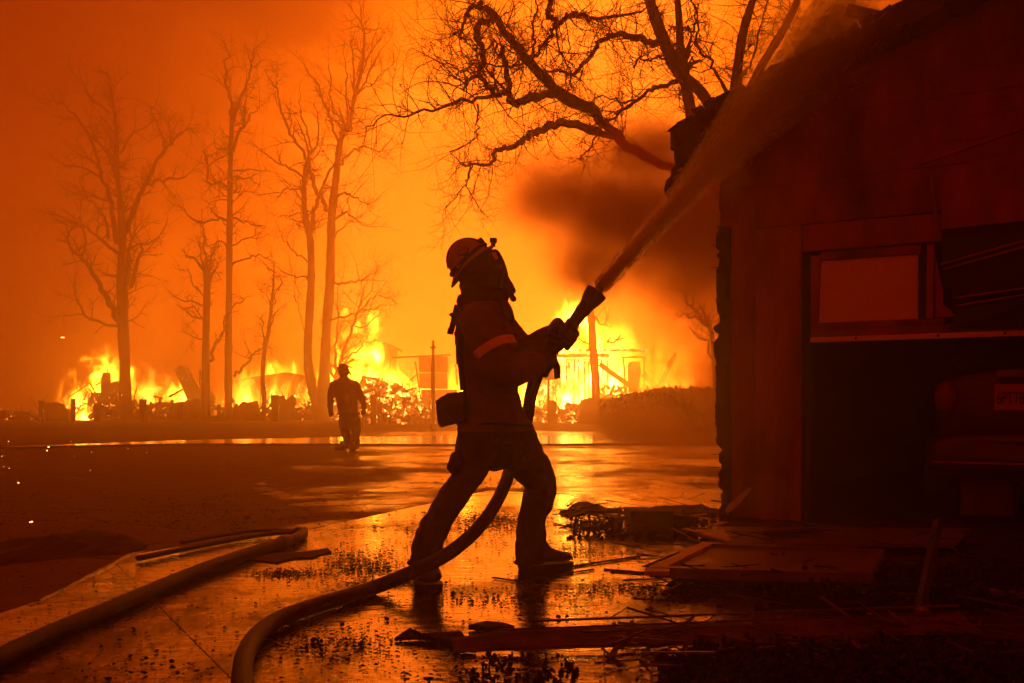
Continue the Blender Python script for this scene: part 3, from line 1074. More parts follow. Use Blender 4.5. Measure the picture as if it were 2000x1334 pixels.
bare_tree('bare_tree', 'tallest bare tree, two leaning trunks joined at the foot near the walking man', 'tree', 60,
          [[(628, 834, 22), (630, 800, 17), (632, 760, 14.5), (635, 700, 12), (638, 640, 11), (644, 560, 11), (646, 480, 10), (648, 420, 9.5), (656, 350, 8), (661, 300, 7), (667, 270, 6), (684, 240, 5), (692, 189, 4.5), (705, 140, 4), (712, 63, 2.5), (695, 30, 1.2)],
           [(622, 826, 13), (618, 790, 12), (606, 740, 11), (601, 690, 10), (604, 620, 9), (608, 540, 8.5), (606, 470, 8), (600, 440, 8), (594, 400, 6.5), (595, 340, 5), (603, 306, 4)]],
          [[(641, 412, 6), (630, 388, 5.5), (617, 369, 5), (605, 320, 4.5), (585, 285, 4), (562, 252, 3.5), (550, 218, 3), (541, 176, 2.2), (530, 158, 1.6), (516, 138, 1)], [(606, 452, 6), (612, 420, 5.5), (617, 403, 5), (634, 357, 4), (648, 323, 2.5)],
           [(660, 280, 4), (648, 245, 3.5), (642, 220, 3), (630, 190, 2.5), (617, 160, 1.5), (600, 140, 1)], [(690, 195, 3.5), (709, 168, 3), (730, 126, 2.5), (755, 80, 1)], [(661, 325, 3.5), (688, 294, 3), (705, 288, 2.8), (726, 290, 2.2), (743, 296, 1.6), (764, 273, 1)],
           [(655, 385, 3.5), (675, 380, 3), (692, 386, 2.5), (718, 397, 1.5)], [(652, 432, 3.5), (668, 419, 3), (680, 420, 2.5), (713, 439, 1.5)], [(652, 556, 3.5), (688, 550, 3), (705, 545, 2.5), (726, 535, 1.5)],
           [(594, 346, 3.5), (570, 330, 3), (546, 319, 2.5), (520, 300, 1.8), (504, 290, 1)], [(599, 370, 3), (575, 366, 2.5), (558, 369, 2.2), (540, 376, 1.8), (495, 382, 1)], [(592, 416, 2.2), (570, 420, 1.8), (546, 424, 1)],
           [(604, 545, 3), (585, 539, 2.5), (567, 537, 2), (535, 520, 1)], [(608, 300, 3), (600, 260, 2.5), (590, 225, 2), (585, 180, 1)], [(606, 300, 3), (618, 285, 2.5), (622, 240, 2), (615, 200, 1)],
           [(665, 275, 4), (668, 240, 3), (650, 210, 2.5), (645, 160, 2), (640, 120, 1)], [(692, 190, 3), (690, 150, 2.5), (686, 100, 2), (690, 70, 1)], [(700, 180, 2), (730, 160, 1.8), (760, 135, 1)], [(703, 150, 2.5), (722, 110, 2), (735, 60, 1)],
           [(600, 510, 2.5), (575, 490, 2), (555, 470, 1.5), (550, 455, 1)], [(651, 470, 2.5), (672, 440, 2), (690, 430, 1.5), (715, 440, 1)], [(640, 625, 3.5), (672, 618, 3), (702, 607, 2.6), (718, 590, 2.2), (735, 578, 1.8), (770, 586, 1)],
           [(702, 607, 2.4), (730, 604, 1.6), (752, 596, 1)], [(600, 650, 2), (585, 610, 1.6), (575, 560, 1.2)], [(683, 246, 3), (676, 200, 2.5), (678, 150, 2), (670, 100, 1)]],
          5, 2.3, 7.4, TG, 0.053)
bare_tree('bare_tree', 'hazy forked tree standing against the flames behind the walking man', 'tree', 66,
          [[(652, 826, 9), (656, 760, 8), (660, 730, 7)]],
          [[(660, 735, 5), (672, 690, 4.5), (688, 640, 3.5), (700, 600, 2.5), (712, 560, 1.2)], [(659, 735, 5), (655, 690, 4), (662, 640, 3), (660, 590, 2), (668, 540, 1)], [(656, 745, 4), (640, 700, 3), (632, 660, 2), (630, 620, 1)],
           [(668, 704, 3), (690, 690, 2), (715, 664, 1.2)], [(700, 600, 2), (722, 570, 1.4), (735, 520, 1)], [(690, 640, 2), (716, 636, 1.5), (745, 610, 1)]],
          6, 1.8, 6.6, TG, 0.038)
bare_tree('scorched_tree', 'straight scorched trunk standing in front of the fiercest house fire', 'tree', 50,
          [[(1162, 838, 12), (1164, 790, 11), (1163, 740, 10.5), (1160, 700, 10), (1157, 660, 9), (1154, 610, 8), (1152, 575, 7), (1151, 552, 4)]],
          [[(1154, 684, 2.5), (1140, 668, 2), (1128, 650, 1)], [(1157, 620, 1.6), (1172, 628, 1.4), (1190, 640, .8)], [(1152, 590, 1.8), (1170, 575, 1.4), (1190, 560, .8)], [(1163, 720, 1.8), (1175, 700, 1.4), (1182, 680, .8)]],
          7, 1.2, 3.6, TG, 0.030)
bare_tree('bare_tree', 'faint bare tree half lost in red smoke beside the garage corner', 'tree', 34,
          [[(1400, 800, 7), (1396, 720, 6), (1390, 650, 5), (1378, 620, 4)]],
          [[(1390, 650, 4), (1370, 625, 3.5), (1350, 600, 3), (1330, 575, 2), (1310, 560, 1.2)], [(1366, 622, 2.5), (1345, 620, 2), (1320, 612, 1)], [(1352, 602, 2.5), (1352, 570, 2), (1340, 545, 1)], [(1394, 700, 3), (1375, 660, 2), (1350, 650, 1)]],
          8, 0.8, 5.6, TG, 0.022)

# the big near tree behind the garage: limbs reach out overhead
rng = random.Random(21)
DT = 13.5
big = thing('spreading_tree', 'large bare tree behind the garage, its gnarled limbs reaching out over the yard', 'tree', (3.35, 14.2, 0))
trk = MB()
TR = [[(1462, 800, 15), (1452, 620, 15), (1440, 430, 15), (1436, 300, 14), (1436, 208, 13), (1440, 140, 10), (1452, 60, 9), (1474, -10, 7)],
      [(1444, 440, 13), (1420, 330, 13), (1396, 228, 12), (1366, 176, 10), (1338, 152, 11), (1322, 130, 14), (1300, 88, 12), (1276, 24, 11), (1262, -20, 10)],
      [(1440, 420, 12), (1390, 330, 12), (1358, 252, 12), (1346, 200, 11), (1338, 160, 11)],
      [(1326, 134, 8), (1328, 100, 7.5), (1327, 50, 7), (1322, -15, 6)],
      [(1440, 260, 10), (1460, 188, 10), (1484, 135, 9), (1507, 96, 8.5), (1530, 58, 8), (1555, 8, 7), (1562, -20, 6)]]
seeds = []
for pts2 in TR:
    p3, r3 = limb3(pts2, DT, rng, 0, 0.0)
    r3 = [r * rng.uniform(.93, 1.08) for r in r3]
    trk.tube(p3, r3, 10)
    seeds.append((p3, r3, .62, .8))
crn = MB()
LB = [  # points, depth drift, depth start
    ([(1450, 470, 12), (1400, 380, 11), (1350, 345, 10), (1290, 322, 9), (1236, 292, 9), (1190, 256, 9.5), (1152, 216, 12), (1080, 172, 11), (1028, 116, 9), (996, 76, 8), (964, 32, 7), (936, 10, 5.5), (916, 20, 4.5), (904, 50, 3.5), (897, 80, 2)], -2.2, 0),
    ([(1120, 196, 8), (1084, 186, 8), (1048, 188, 8), (1016, 200, 7.5), (998, 194, 6.5), (994, 152, 5.5), (984, 108, 4.5), (978, 84, 3)], -1.4, -1.0),
    ([(964, 42, 6), (936, 44, 6), (930, 72, 6), (943, 96, 6), (940, 132, 5), (936, 148, 5), (956, 172, 4.5), (976, 184, 4)], -.8, -2.0),
    ([(936, 148, 4), (914, 160, 3.5), (908, 172, 2.5)], -.2, -2.6),
    ([(990, 182, 4), (976, 184, 4), (920, 196, 3.2), (860, 208, 2.6), (800, 220, 2.2), (752, 232, 1.6), (712, 243, .9)], -.9, -2.5),
    ([(1262, 306, 8), (1228, 285, 8), (1192, 264, 7.5), (1140, 248, 8), (1084, 244, 8), (1056, 256, 7.5), (1028, 268, 7), (1004, 284, 6), (968, 296, 5), (964, 316, 4), (924, 320, 2.5), (900, 325, 1.5)], 1.2, .5),
    ([(1306, 90, 8), (1290, 86, 7.5), (1260, 78, 7), (1230, 72, 6), (1204, 66, 5.5), (1180, 76, 4.8), (1160, 98, 4.2), (1140, 124, 3.8), (1120, 146, 3.4), (1095, 138, 2.6), (1060, 138, 1.6)], -1.3, 0),
    ([(1330, 156, 5), (1320, 160, 4.8), (1296, 168, 4), (1272, 176, 3.6), (1240, 198, 3.2), (1208, 220, 2.8), (1176, 252, 2.4), (1150, 290, 1.8), (1130, 312, 1)], -1.5, 0),
    ([(1084, -20, 6), (1074, 4, 6), (1072, 24, 6), (1084, 40, 5.5), (1104, 34, 5), (1124, 28, 4.6), (1150, 34, 4), (1180, 36, 3.4), (1220, 30, 2.6), (1262, 18, 2)], .5, -1.6),
    ([(1084, 40, 4), (1080, 56, 3.6), (1074, 70, 3.4), (1062, 92, 3), (1048, 108, 2.8), (1034, 114, 2.6), (1018, 116, 2.4)], -.4, -1.6),
    ([(1087, 44, 2.6), (1088, 70, 2.4), (1090, 94, 2.2), (1108, 120, 2), (1116, 160, 1.4), (1110, 180, 1)], -.3, -1.6),
    ([(1420, 190, 3.6), (1402, 150, 3.2), (1388, 122, 3), (1366, 96, 2.6), (1364, 42, 2), (1352, -5, 1.6)], -.8, 0),
    ([(932, 200, 2), (931, 224, 1.8), (932, 250, 1.6), (928, 272, 1.4), (905, 284, 1.2), (882, 296, .9)], .2, -2.4),
    ([(1328, 56, 3), (1340, 54, 2.6), (1352, 60, 2.4), (1360, 48, 2), (1358, 20, 1.4)], -.5, 0),
    ([(1450, 150, 3), (1462, 130, 2.4), (1478, 90, 2), (1490, 40, 1.4), (1500, 0, 1)], -.6, 0),
    ([(1310, 104, 3), (1288, 110, 2.4), (1262, 116, 2), (1246, 118, 1.8), (1238, 130, 1.2), (1228, 122, .8)], -.8, 0),
    ([(1030, 118, 3), (1000, 130, 2.4), (968, 128, 2), (930, 120, 1.5), (895, 100, 1), (872, 88, .7)], -.3, -2.2),
    ([(1040, 120, 3), (1046, 90, 2.4), (1040, 50, 2), (1050, 10, 1.5), (1048, -15, 1)], .3, -2.0),
    ([(1000, 192, 2.6), (960, 150, 2), (930, 138, 1.6), (890, 132, 1.2), (850, 112, .8)], -.2, -2.4),
    ([(924, 320, 1.6), (915, 345, 1.4), (900, 370, 1.2), (885, 395, 1), (868, 412, .7)], -.2, 1.2),
    ([(920, 322, 1.6), (912, 360, 1.3), (930, 400, 1), (945, 418, .7)], -.2, 1.2),
    ([(1240, 195, 2), (1210, 200, 1.8), (1170, 190, 1.5), (1130, 220, 1.2), (1100, 228, .8)], -.4, -.6)]
for pts2, dr_, st in LB:
    p3, r3 = limb3(pts2, DT + st, rng, 0.25, dr_)
    r3 = [r * rng.uniform(.86, 1.16) for r in r3]
    p3 = [q + Vector((rng.gauss(0, .014), rng.gauss(0, .02), rng.gauss(0, .018))) for q in p3]
    crn.tube(p3, r3, 7)
    seeds.append((p3, r3, .30, 1.0))
for p3, r3, start, kk in seeds:
    ln = sum((p3[i + 1] - p3[i]).length for i in range(len(p3) - 1))
    for _ in range(int(ln * 15 * kk)):
        u = rng.uniform(start, 1.0)
        i = min(int(u * (len(p3) - 1)), len(p3) - 2)
        q = p3[i].lerp(p3[i + 1], rng.random())
        if q.z < 2.6:
            continue
        dd = (p3[i + 1] - p3[i]).normalized()
        side = Vector((rng.gauss(0, 1), rng.gauss(0, .8), rng.gauss(0, 1)))
        side = (side - dd * side.dot(dd)).normalized()
        tw = MB()
        twig(crn, q, dd * rng.uniform(.1, .8) + side, rng.uniform(.22, .95), min(r3[i] * .5, rng.uniform(.005, .010)), 2, rng, curl=.42, lift=.06, child=.36, seg=8)
    twig(crn, p3[-1], p3[-1] - p3[-2], rng.uniform(.4, .8), r3[-1] * .9, 2, rng, curl=.4, lift=0, child=.5, seg=8)
obj('trunk', trk, M['bark'], big, smooth=True)
obj('crown', crn, M['twig'], big)

# ------------------------------------------------------------------ fence posts and other uprights along the verge


def post(px, y0, y1, wpx, d, label, lean=0.0, name='fence_post', cat='post', group='stumpy fence posts along the verge', m='post', cap=None):
    a, b = P(px, y1, d), P(px + lean, y0, d)
    a.z = 0.0
    w_ = wpx * d / FPX
    mb = MB()
    n = 4
    ax = (b - a)
    secs = []
    for i in range(n + 1):
        c = a + ax * (i / n)
        jx, jy = rnd(-.06, .06) * w_, rnd(-.06, .06) * w_
        s = w_ / 2 * rnd(.94, 1.05)
        secs.append([c + Vector((sx * s + jx, sy * s + jy, (rnd(-.12, .12) * w_ if i == n else 0))) for sx, sy in ((-1, -1), (1, -1), (1, 1), (-1, 1))])
    loft(mb, secs)
    o = obj(name, mb, M[m], origin=a)
    tag(o, label, cat, group)
    return o


post(82, 782, 824, 10, 58, 'post stub rising from the broken wall at the far end of the verge')
post(143, 779, 823, 7, 56, 'slim post in front of the burning heap of boards')
post(189, 787, 826, 9, 55, 'stout post just before the broad bare tree')
post(279, 780, 831, 11, 52, 'pale edged square post just after the broad bare tree')
post(351, 787, 824, 9, 55, 'post against the scorched wall slab, next after the square one')
post(428, 789, 815, 6, 58, 'small post between the spiky tree and the slender tree')
post(537, 772, 828, 13, 54, 'thickest post, beside the thin sapling')
post(729, 771, 841, 10, 45, 'taller round-topped post just past the walking man')
post(742, 789, 840, 9, 45.6, 'shorter twin post crossed by the low rail')
post(1079, 783, 840, 15, 45, 'thick stub post below the notice board')
# low rail by the twin posts
rl = thing('low_rail', 'low tubular rail round the twin posts past the walking man', 'rail', G(735, 838))
mb = MB()
mb.tube([P(709, 838, 42), P(709, 812, 42), P(712, 810, 42), P(760, 810, 42), P(762, 812, 42), P(762, 839, 42)], 0.045, 6)
obj('rail', mb, M['post'], rl)

# lamp post without its lantern
lp = thing('lamp_post', 'thin dark lamp post with a small finial beside the scorched wall', 'lamp post', G(846, 842))
mb = MB()
a = P(846, 842, 38)
a.z = 0
mb.lathe(a, (0, 0, 1), [(0, .10), (.25, .10), (.3, .065), (1.2, .06), (1.25, .075), (2.65, .072), (2.72, .055), (3.15, .05), (3.17, .11), (3.22, .11), (3.25, .05), (3.36, .04), (3.42, .055), (3.48, .02)], 12)
obj('pole', mb, M['post'], lp)
mb = MB()
mb.beam(a + Vector((-.06, -.02, 1.3)), a + Vector((-.06, -.02, 2.5)), .05, .06, up=(0, 1, 0))
obj('conduit', mb, M['post'], lp)

sg = thing('notice_board', 'blank square notice board on one thin post before the fiercest house fire', 'sign', G(1071, 836))
d = 44
mb = MB()
mb.tube([P(1071, 838, d), P(1071, 742, d)], 0.05, 8)
obj('post', mb, M['post'], sg)
mb = MB()
mb.box(P(1069, 724, d - .08), (42 * d / FPX, .05, 36 * d / FPX), rotm(0, math.radians(-1), 0))
obj('board', mb, M['post'], sg)

# ------------------------------------------------------------------ the burning ruins


def slabP(pts, d, th, m, name, parent=None, dd=None, smooth=False):
    """irregular upright slab from pixel outline at distance d (or per-point distances)"""
    mb = MB()
    q = [P(x, y, (dd[i] if dd else d)) for i, (x, y) in enumerate(pts)]
    mb.prism(q, (0, th, 0))
    return obj(name, mb, M[m], parent, smooth=smooth)


def ruin(name, label, cat, px, py, d, group=None):
    b = P(px, py, d)
    b.z = 0
    return thing(name, label, cat, b, group)


def ptube(par, name, a, b, da, db, wpx, m, taper=.8):
    mb = MB()
    mb.beam(P(*a, da), P(*b, db), wpx * da / FPX, wpx * da / FPX, up=(0, 1, 0), taper=taper)
    return obj(name, mb, M[m], par)


# far left: low broken wall and small wreckage
r = ruin('broken_wall', 'low broken masonry wall at the far end of the verge, dark against the glow', 'wall', 100, 825, 60)
slabP([(70, 826), (76, 786), (80, 783), (90, 788), (104, 786), (116, 789), (121, 797), (129, 800), (133, 826)], 60, .6, 'brick', 'wall', r)
r = ruin('wrecked_stand', 'small wrecked stand with a bent top standing apart beyond the broken wall', 'wreckage', 30, 825, 62)
slabP([(15, 826), (16, 815), (44, 815), (46, 826)], 62, .8, 'post', 'base', r)
slabP([(22, 809), (28, 803), (58, 805), (60, 808), (24, 811)], 62, 1.0, 'char', 'top', r)
ptube(r, 'strut', (34, 816), (33, 806), 62, 62, 2, 'char')
ptube(r, 'strut', (55, 822), (56, 808), 62, 62, 2, 'char')
r = ruin('wreckage', 'blackened bent frame at the very end of the verge', 'wreckage', 6, 825, 63)
slabP([(-8, 826), (-6, 806), (4, 800), (12, 803), (14, 826)], 63, .8, 'emberlow', 'frame', r)


def rubble(name, label, x0, x1, ybase, ytop, d, depth, n, m, seed, size=(.25, 1.6), prof=None, group='heaps of burning rubble', cat='rubble'):
    """heap of broken boards and lumps, too many to count: one mesh"""
    rg = random.Random(seed)
    mb = MB()
    for _ in range(n):
        u = rg.random()
        top = prof(u) if prof else math.sin(math.pi * min(max(u, .05), .95))
        px = x0 + (x1 - x0) * u
        dy = rg.uniform(0, depth)
        hh = rg.random() ** 1.4 * top * (ybase - ytop)
        c = P(px, ybase - hh, d + dy)
        c.z = max(.05, c.z)
        L_ = rg.uniform(*size)
        mb.box(c, (L_, rg.uniform(.06, .3), rg.uniform(.05, .22)), rotm(rg.gauss(0, .4), rg.gauss(0, .5), rg.uniform(0, 3.1)))
    for _ in range(n // 9):
        u = rg.random()
        px = x0 + (x1 - x0) * u
        c = P(px, ybase - rg.uniform(.1, .6) * (ybase - ytop), d + rg.uniform(0, depth))
        c.z = max(.05, c.z)
        w_ = rg.uniform(.03, .09)
        mb.beam(c, c + Vector((rg.gauss(0, .45), rg.gauss(0, .3), rg.uniform(.4, 1.7))), w_, w_, up=(0, 1, 0), taper=.6)
    o = obj(name, mb, M[m] if isinstance(m, str) else m)
    tag(o, label, cat, group, 'stuff')
    return o


rubble('rubble', 'burning heap of boards beyond the first posts', 125, 240, 822, 752, 64, 4, 170, 'ember', 1, prof=lambda u: .25 + .75 * u)
rubble('rubble', 'charred heap behind the broad bare tree', 185, 345, 824, 775, 61, 3, 220, 'emberlow', 2, prof=lambda u: .7)
rubble('rubble', 'low smouldering line of debris along the verge', 0, 130, 826, 808, 62, 3, 90, 'emberlow', 3, size=(.2, .9))
rubble('rubble', 'smouldering heap round the tilted chimney', 330, 450, 826, 770, 64, 4, 150, 'emberlow', 4)
rubble('rubble', 'dark debris below the burning wall', 440, 620, 828, 785, 60, 4, 230, 'emberlow', 5, prof=lambda u: .7)
rubble('rubble', 'burning debris behind the double trunk', 575, 660, 826, 770, 62, 5, 120, 'ember', 6)
rubble('rubble', 'glowing bank of embers between the posts and the scorched wall', 690, 835, 838, 742, 54, 9, 420, 'ember', 7, size=(.2, 1.4), prof=lambda u: .55 + .45 * math.sin(3 * u + .3))
rubble('rubble', 'dark foot of the ember bank', 700, 850, 838, 815, 48, 3, 150, 'emberlow', 8, size=(.2, .8), prof=lambda u: .8)
rubble('rubble', 'burning wreckage at the foot of the fiercest house fire', 1030, 1180, 838, 775, 52, 6, 260, 'ember', 9, prof=lambda u: .7)
rubble('rubble', 'burning wreckage beside the window frame', 1170, 1300, 800, 745, 58, 5, 160, 'emberlow', 10, prof=lambda u: .8)
rubble('rubble', 'dark debris beside the man with the hose', 850, 910, 838, 800, 50, 4, 90, 'ember', 11)

# burning heap: charred uprights and a scorched cabinet
r = ruin('charred_shed', 'charred remains of a shed with a stub chimney inside the first fire', 'ruin', 210, 822, 63.5)
slabP([(196, 786), (197, 742), (201, 727), (206, 727), (207, 746), (214, 750), (222, 744), (232, 748), (232, 765), (222, 768), (218, 786)], 63.5, .8, 'char', 'wall', r)
slabP([(170, 800), (171, 768), (186, 766), (190, 775), (205, 765), (222, 768), (236, 790), (236, 824), (170, 824)], 63, .8, 'emberlow', 'wall', r)
for a, b in (((136, 775), (176, 748)), ((176, 748), (186, 768)), ((152, 782), (190, 798)), ((163, 782), (172, 764)), ((133, 780), (136, 768)), ((190, 768), (226, 786)), ((186, 752), (205, 744)), ((209, 745), (210, 722))):
    ptube(r, 'rod', a, b, 62, 62.5, 1.8, 'char')

# tilted chimney with sparks on its edge
r = ruin('tilted_chimney', 'tilted brick chimney stack with glowing edges behind the spiky tree', 'chimney', 370, 822, 66)
o_ = slabP([(368, 786), (343, 728), (341, 722), (348, 716), (351, 713), (358, 718), (384, 770), (392, 786)], 66, 1.2, 'edge', 'stack', r)
slabP([(366, 800), (366, 780), (376, 764), (392, 758), (402, 770), (404, 800)], 65.6, 1.8, 'brick', 'base', r)
ptube(r, 'stud', (379, 762), (373, 730), 66, 66, 4, 'edge')
ptube(r, 'stud', (392, 760), (391, 723), 66, 66, 5, 'edge')
ptube(r, 'beam', (330, 775), (362, 758), 65, 65, 4, 'char')
ptube(r, 'beam', (318, 778), (300, 774), 65, 65, 4, 'char')

r = ruin('scorched_wall', 'pale scorched wall slab propped behind the spiky tree', 'wall', 370, 824, 61)
slabP([(336, 826), (345, 785), (395, 782), (393, 800), (384, 826)], 61, .3, 'plaster', 'slab', r)
slabP([(330, 812), (338, 788), (346, 786), (344, 826), (331, 826)], 60.5, .3, 'brick', 'buttress', r)
r = ruin('collapsed_roof', 'collapsed slab of roof lying between the slender tree and the sapling', 'ruin', 480, 826, 60)
slabP([(452, 826), (478, 787), (500, 783), (503, 800), (512, 826)], 60, .5, 'brick', 'slab', r)
slabP([(448, 808), (474, 784), (482, 786), (456, 818)], 59.5, .3, 'post', 'edge_board', r)
r = ruin('heap_of_earth', 'low mound of earth at the foot of the spiky tree', 'mound', 420, 828, 57)
mb = MB()
mb.ball(P(423, 830, 57), (1.0, .8, .55), 14)
obj('mound', mb, M['soil'], r, smooth=True)
r = ruin('broken_partition', 'dark broken partition with a torn top beside the sapling', 'wall', 560, 826, 60)
slabP([(540, 826), (541, 780), (545, 774), (552, 772), (555, 781), (562, 780), (568, 772), (575, 778), (577, 790), (566, 800), (566, 826)], 60, .5, 'post', 'panel', r)

# burning wall behind
r = ruin('burning_wall', 'long burning house wall with flames along its top behind the row of trees', 'house', 540, 815, 74)
slabP([(468, 815), (468, 742), (480, 738), (500, 738), (512, 735), (545, 734), (552, 728), (568, 730), (575, 736), (598, 737), (610, 742), (610, 815)], 74, .5, 'brick', 'wall', r)
for pts_ in ([(476, 800), (477, 752), (484, 748), (492, 756), (490, 772), (496, 790), (492, 800)], [(508, 790), (512, 756), (519, 750), (524, 768), (518, 790)], [(540, 776), (545, 752), (556, 748), (566, 757), (560, 778), (550, 782)],
             [(572, 800), (576, 758), (583, 746), (596, 750), (604, 770), (601, 800)], [(528, 808), (536, 792), (548, 790), (556, 806)]):
    slabP(pts_, 73.9, .08, 'ember', 'breach', r)
slabP([(460, 742), (512, 733), (560, 727), (600, 734), (612, 738), (612, 743), (600, 740), (560, 733), (512, 739), (460, 747)], 73.6, 1.4, 'edge', 'roof_edge', r)
slabP([(505, 800), (522, 760), (528, 750), (534, 752), (520, 800)], 73.2, .4, 'char', 'rafter', r)

# gabled house lost in flame behind the walking man
r = ruin('burning_house', 'gabled house lost in flame behind the walking man', 'house', 710, 815, 82)
slabP([(655, 815), (655, 685), (680, 660), (700, 652), (760, 676), (756, 745), (762, 815)], 82, 6, 'plaster', 'wall', r)
slabP([(645, 690), (684, 656), (697, 650), (768, 674), (768, 680), (697, 657), (686, 662), (650, 694)], 81.5, 7, 'brick', 'roof', r)
mb = MB()
mb.box(P(745, 706, 81.9), (1.5, .3, 2.2))
obj('window', mb, M['brick'], r)
r = ruin('fallen_roof', 'leaning fallen roof sheet above the ember bank', 'ruin', 735, 800, 70)
slabP([(700, 752), (708, 732), (716, 735), (772, 742), (764, 764), (748, 790), (740, 770), (722, 772)], 70, .3, 'brick', 'sheet', r)
ptube(r, 'batten', (721, 742), (734, 764), 69.6, 69.6, 3, 'plaster')

# scorched wall of panels with its roof line, next to the lamp post
r = ruin('roofless_house', 'roofless house with tall scorched wall panels behind the lamp post', 'house', 855, 820, 60)
for k, (x0, x1, y0, y1) in enumerate(((817, 843, 697, 727), (845, 874, 696, 727), (818, 873, 729, 759), (822, 893, 761, 790), (826, 905, 792, 818))):
    slabP([(x0, y0), (x1, y0 + rnd(-1, 1)), (x1 + 1, y1), (x0 + 2, y1)], 60, .4, 'plaster', 'wall_panel', r)
ptube(r, 'roof_beam', (766, 699), (880, 693), 59.6, 59.6, 3.0, 'edge', 1.0)
ptube(r, 'stud', (811, 706), (826, 808), 59.4, 59.4, 3.0, 'edge')
ptube(r, 'brace', (799, 744), (817, 729), 59.4, 59.4, 2.2, 'char')
ptube(r, 'brace', (799, 745), (800, 772), 59.4, 59.4, 1.4, 'char')
ptube(r, 'stud', (837, 697), (842, 718), 59.3, 59.3, 2, 'char')
ptube(r, 'stud', (854, 697), (858, 720), 59.3, 59.3, 2, 'char')
ptube(r, 'stud', (890, 712), (893, 752), 59.3, 59.3, 3, 'ember')
for a, b in (((740, 770), (785, 758)), ((785, 758), (806, 776)), ((783, 800), (818, 764)), ((785, 742), (787, 762))):
    ptube(r, 'rod', a, b, 58, 58, 2.4, 'char')

# fiercest house: cornice, columns, studs
r = ruin('burning_facade', 'house front with cornice and columns in the fiercest fire', 'house', 1110, 830, 60)
ptube(r, 'cornice', (1060, 685), (1262, 684), 59.5, 59.5, 5, 'embhot', 1.0)
ptube(r, 'frieze', (1068, 695), (1190, 694), 59.6, 59.6, 7, 'ember', 1.0)
ptube(r, 'cornice', (1062, 703), (1188, 702), 59.5, 59.5, 3, 'embhot', 1.0)
for x in (1094, 1106, 1116, 1122, 1130, 1142, 1150, 1176, 1186):
    ptube(r, 'column', (x, 704), (x + rnd(-2, 2), 792), 59.8, 59.8, rnd(2.2, 4), 'ember' if x % 4 else 'embhot', 1.0)
slabP([(1050, 705), (1092, 705), (1092, 800), (1050, 800)], 60.4, .3, 'embhot', 'wall', r)
slabP([(1094, 705), (1190, 705), (1190, 812), (1094, 812)], 61.2, .3, 'embhot', 'wall', r)
r = ruin('rounded_stump', 'dark rounded mound at the foot of the scorched trunk', 'mound', 1150, 836, 48)
slabP([(1133, 838), (1134, 792), (1140, 780), (1158, 776), (1182, 778), (1196, 784), (1200, 838)], 48, 1.6, 'brick', 'mound', r)
r = ruin('window_frame', 'standing window frame with a scorched shutter beside the fiercest fire', 'ruin', 1237, 800, 58)
ptube(r, 'jamb', (1222, 768), (1218, 700), 58, 58, 3.5, 'edge', 1.0)
ptube(r, 'jamb', (1258, 768), (1258, 697), 58, 58, 3, 'edge', 1.0)
ptube(r, 'lintel', (1214, 698), (1260, 697), 58, 58, 3.2, 'edge', 1.0)
slabP([(1226, 712), (1230, 706), (1250, 706), (1252, 730), (1250, 745), (1246, 766), (1228, 766)], 58.3, .2, 'brick', 'shutter', r)
r = ruin('leaning_beam', 'heavy beam leaning down to the hedge from the scorched trunk', 'beam', 1240, 790, 57)
ptube(r, 'beam', (1172, 712), (1250, 768), 57, 56, 9, 'char', 1.1)
r = ruin('leaning_beam', 'short dark plank leaning against the charred post at the hedge', 'beam', 1275, 790, 55)
ptube(r, 'plank', (1256, 730), (1292, 766), 55, 55, 10, 'char', 1.0)
r = ruin('charred_post', 'jagged charred post slanting up out of the hedge', 'post', 1290, 780, 54)
mb = MB()
mb.tube([P(1285, 772, 54), P(1294, 744, 54), P(1303, 722, 54), P(1312, 704, 54), P(1320, 690, 54)], [.16, .14, .12, .15, .05], 7)
mb.tube([P(1303, 724, 54), P(1305, 710, 53.8), P(1313, 702, 54)], [.04, .04, .04], 5)
mb.tube([P(1308, 716, 54), P(1314, 722, 54), P(1312, 730, 54)], [.03, .03, .02], 5)
obj('post', mb, M['char'], r)
r = ruin('wire_tangle', 'tangle of bent metal strip hanging in the flames', 'wire', 1200, 660, 56)
mb = MB()
mb.tube([P(x, y, 56) for x, y in ((1185, 668), (1193, 658), (1194, 670), (1204, 665), (1212, 655), (1218, 660), (1206, 664), (1200, 662), (1202, 670), (1186, 667))], .045, 5)
obj('wire', mb, M['char'], r)

# hedge at the right
hd = thing('hedge', 'dense scorched hedge between the burning houses and the garage', 'hedge', (9.5, 36, 0))
mb = MB()
rg = random.Random(5)
for _ in range(9000):
    px = rg.uniform(1185, 1470)
    dd = rg.uniform(33, 40)
    u = (px - 1185) / 215
    topy = 790 - 24 * min(1, max(0, u * 2.2)) + 4 * math.sin(px * .11) + 3 * math.sin(px * .37)
    topz = CAMH + (HOR - topy) / FPX * 36
    zz = topz * (1 - rg.random() ** 2.2) + rg.uniform(0, .06)
    c = Vector(((px - 1000) / FPX * 36, dd, zz))
    s = rg.uniform(.05, .14)
    R = rotm(rg.uniform(0, 6), rg.uniform(0, 6), rg.uniform(0, 6))
    mb.add([c + R @ Vector(v) for v in ((-s, 0, 0), (0, -s * .5, 0), (s, 0, 0), (0, s * .5, 0))], [(0, 1, 2, 3)])
obj('foliage', mb, M['hedge'], hd)
mb = MB()
for _ in range(130):
    px = rg.uniform(1195, 1460)
    c = Vector(((px - 1000) / FPX * 36, rg.uniform(34, 39), 0))
    mb.tube([c, c + Vector((rg.gauss(0, .12), rg.gauss(0, .12), .7)), c + Vector((rg.gauss(0, .25), rg.gauss(0, .25), rg.uniform(1.2, 1.75)))], [.04, .025, .008], 5)
obj('stem', mb, M['twig'], hd)

# ------------------------------------------------------------------ flames: glowing gas, thick where it burns hottest


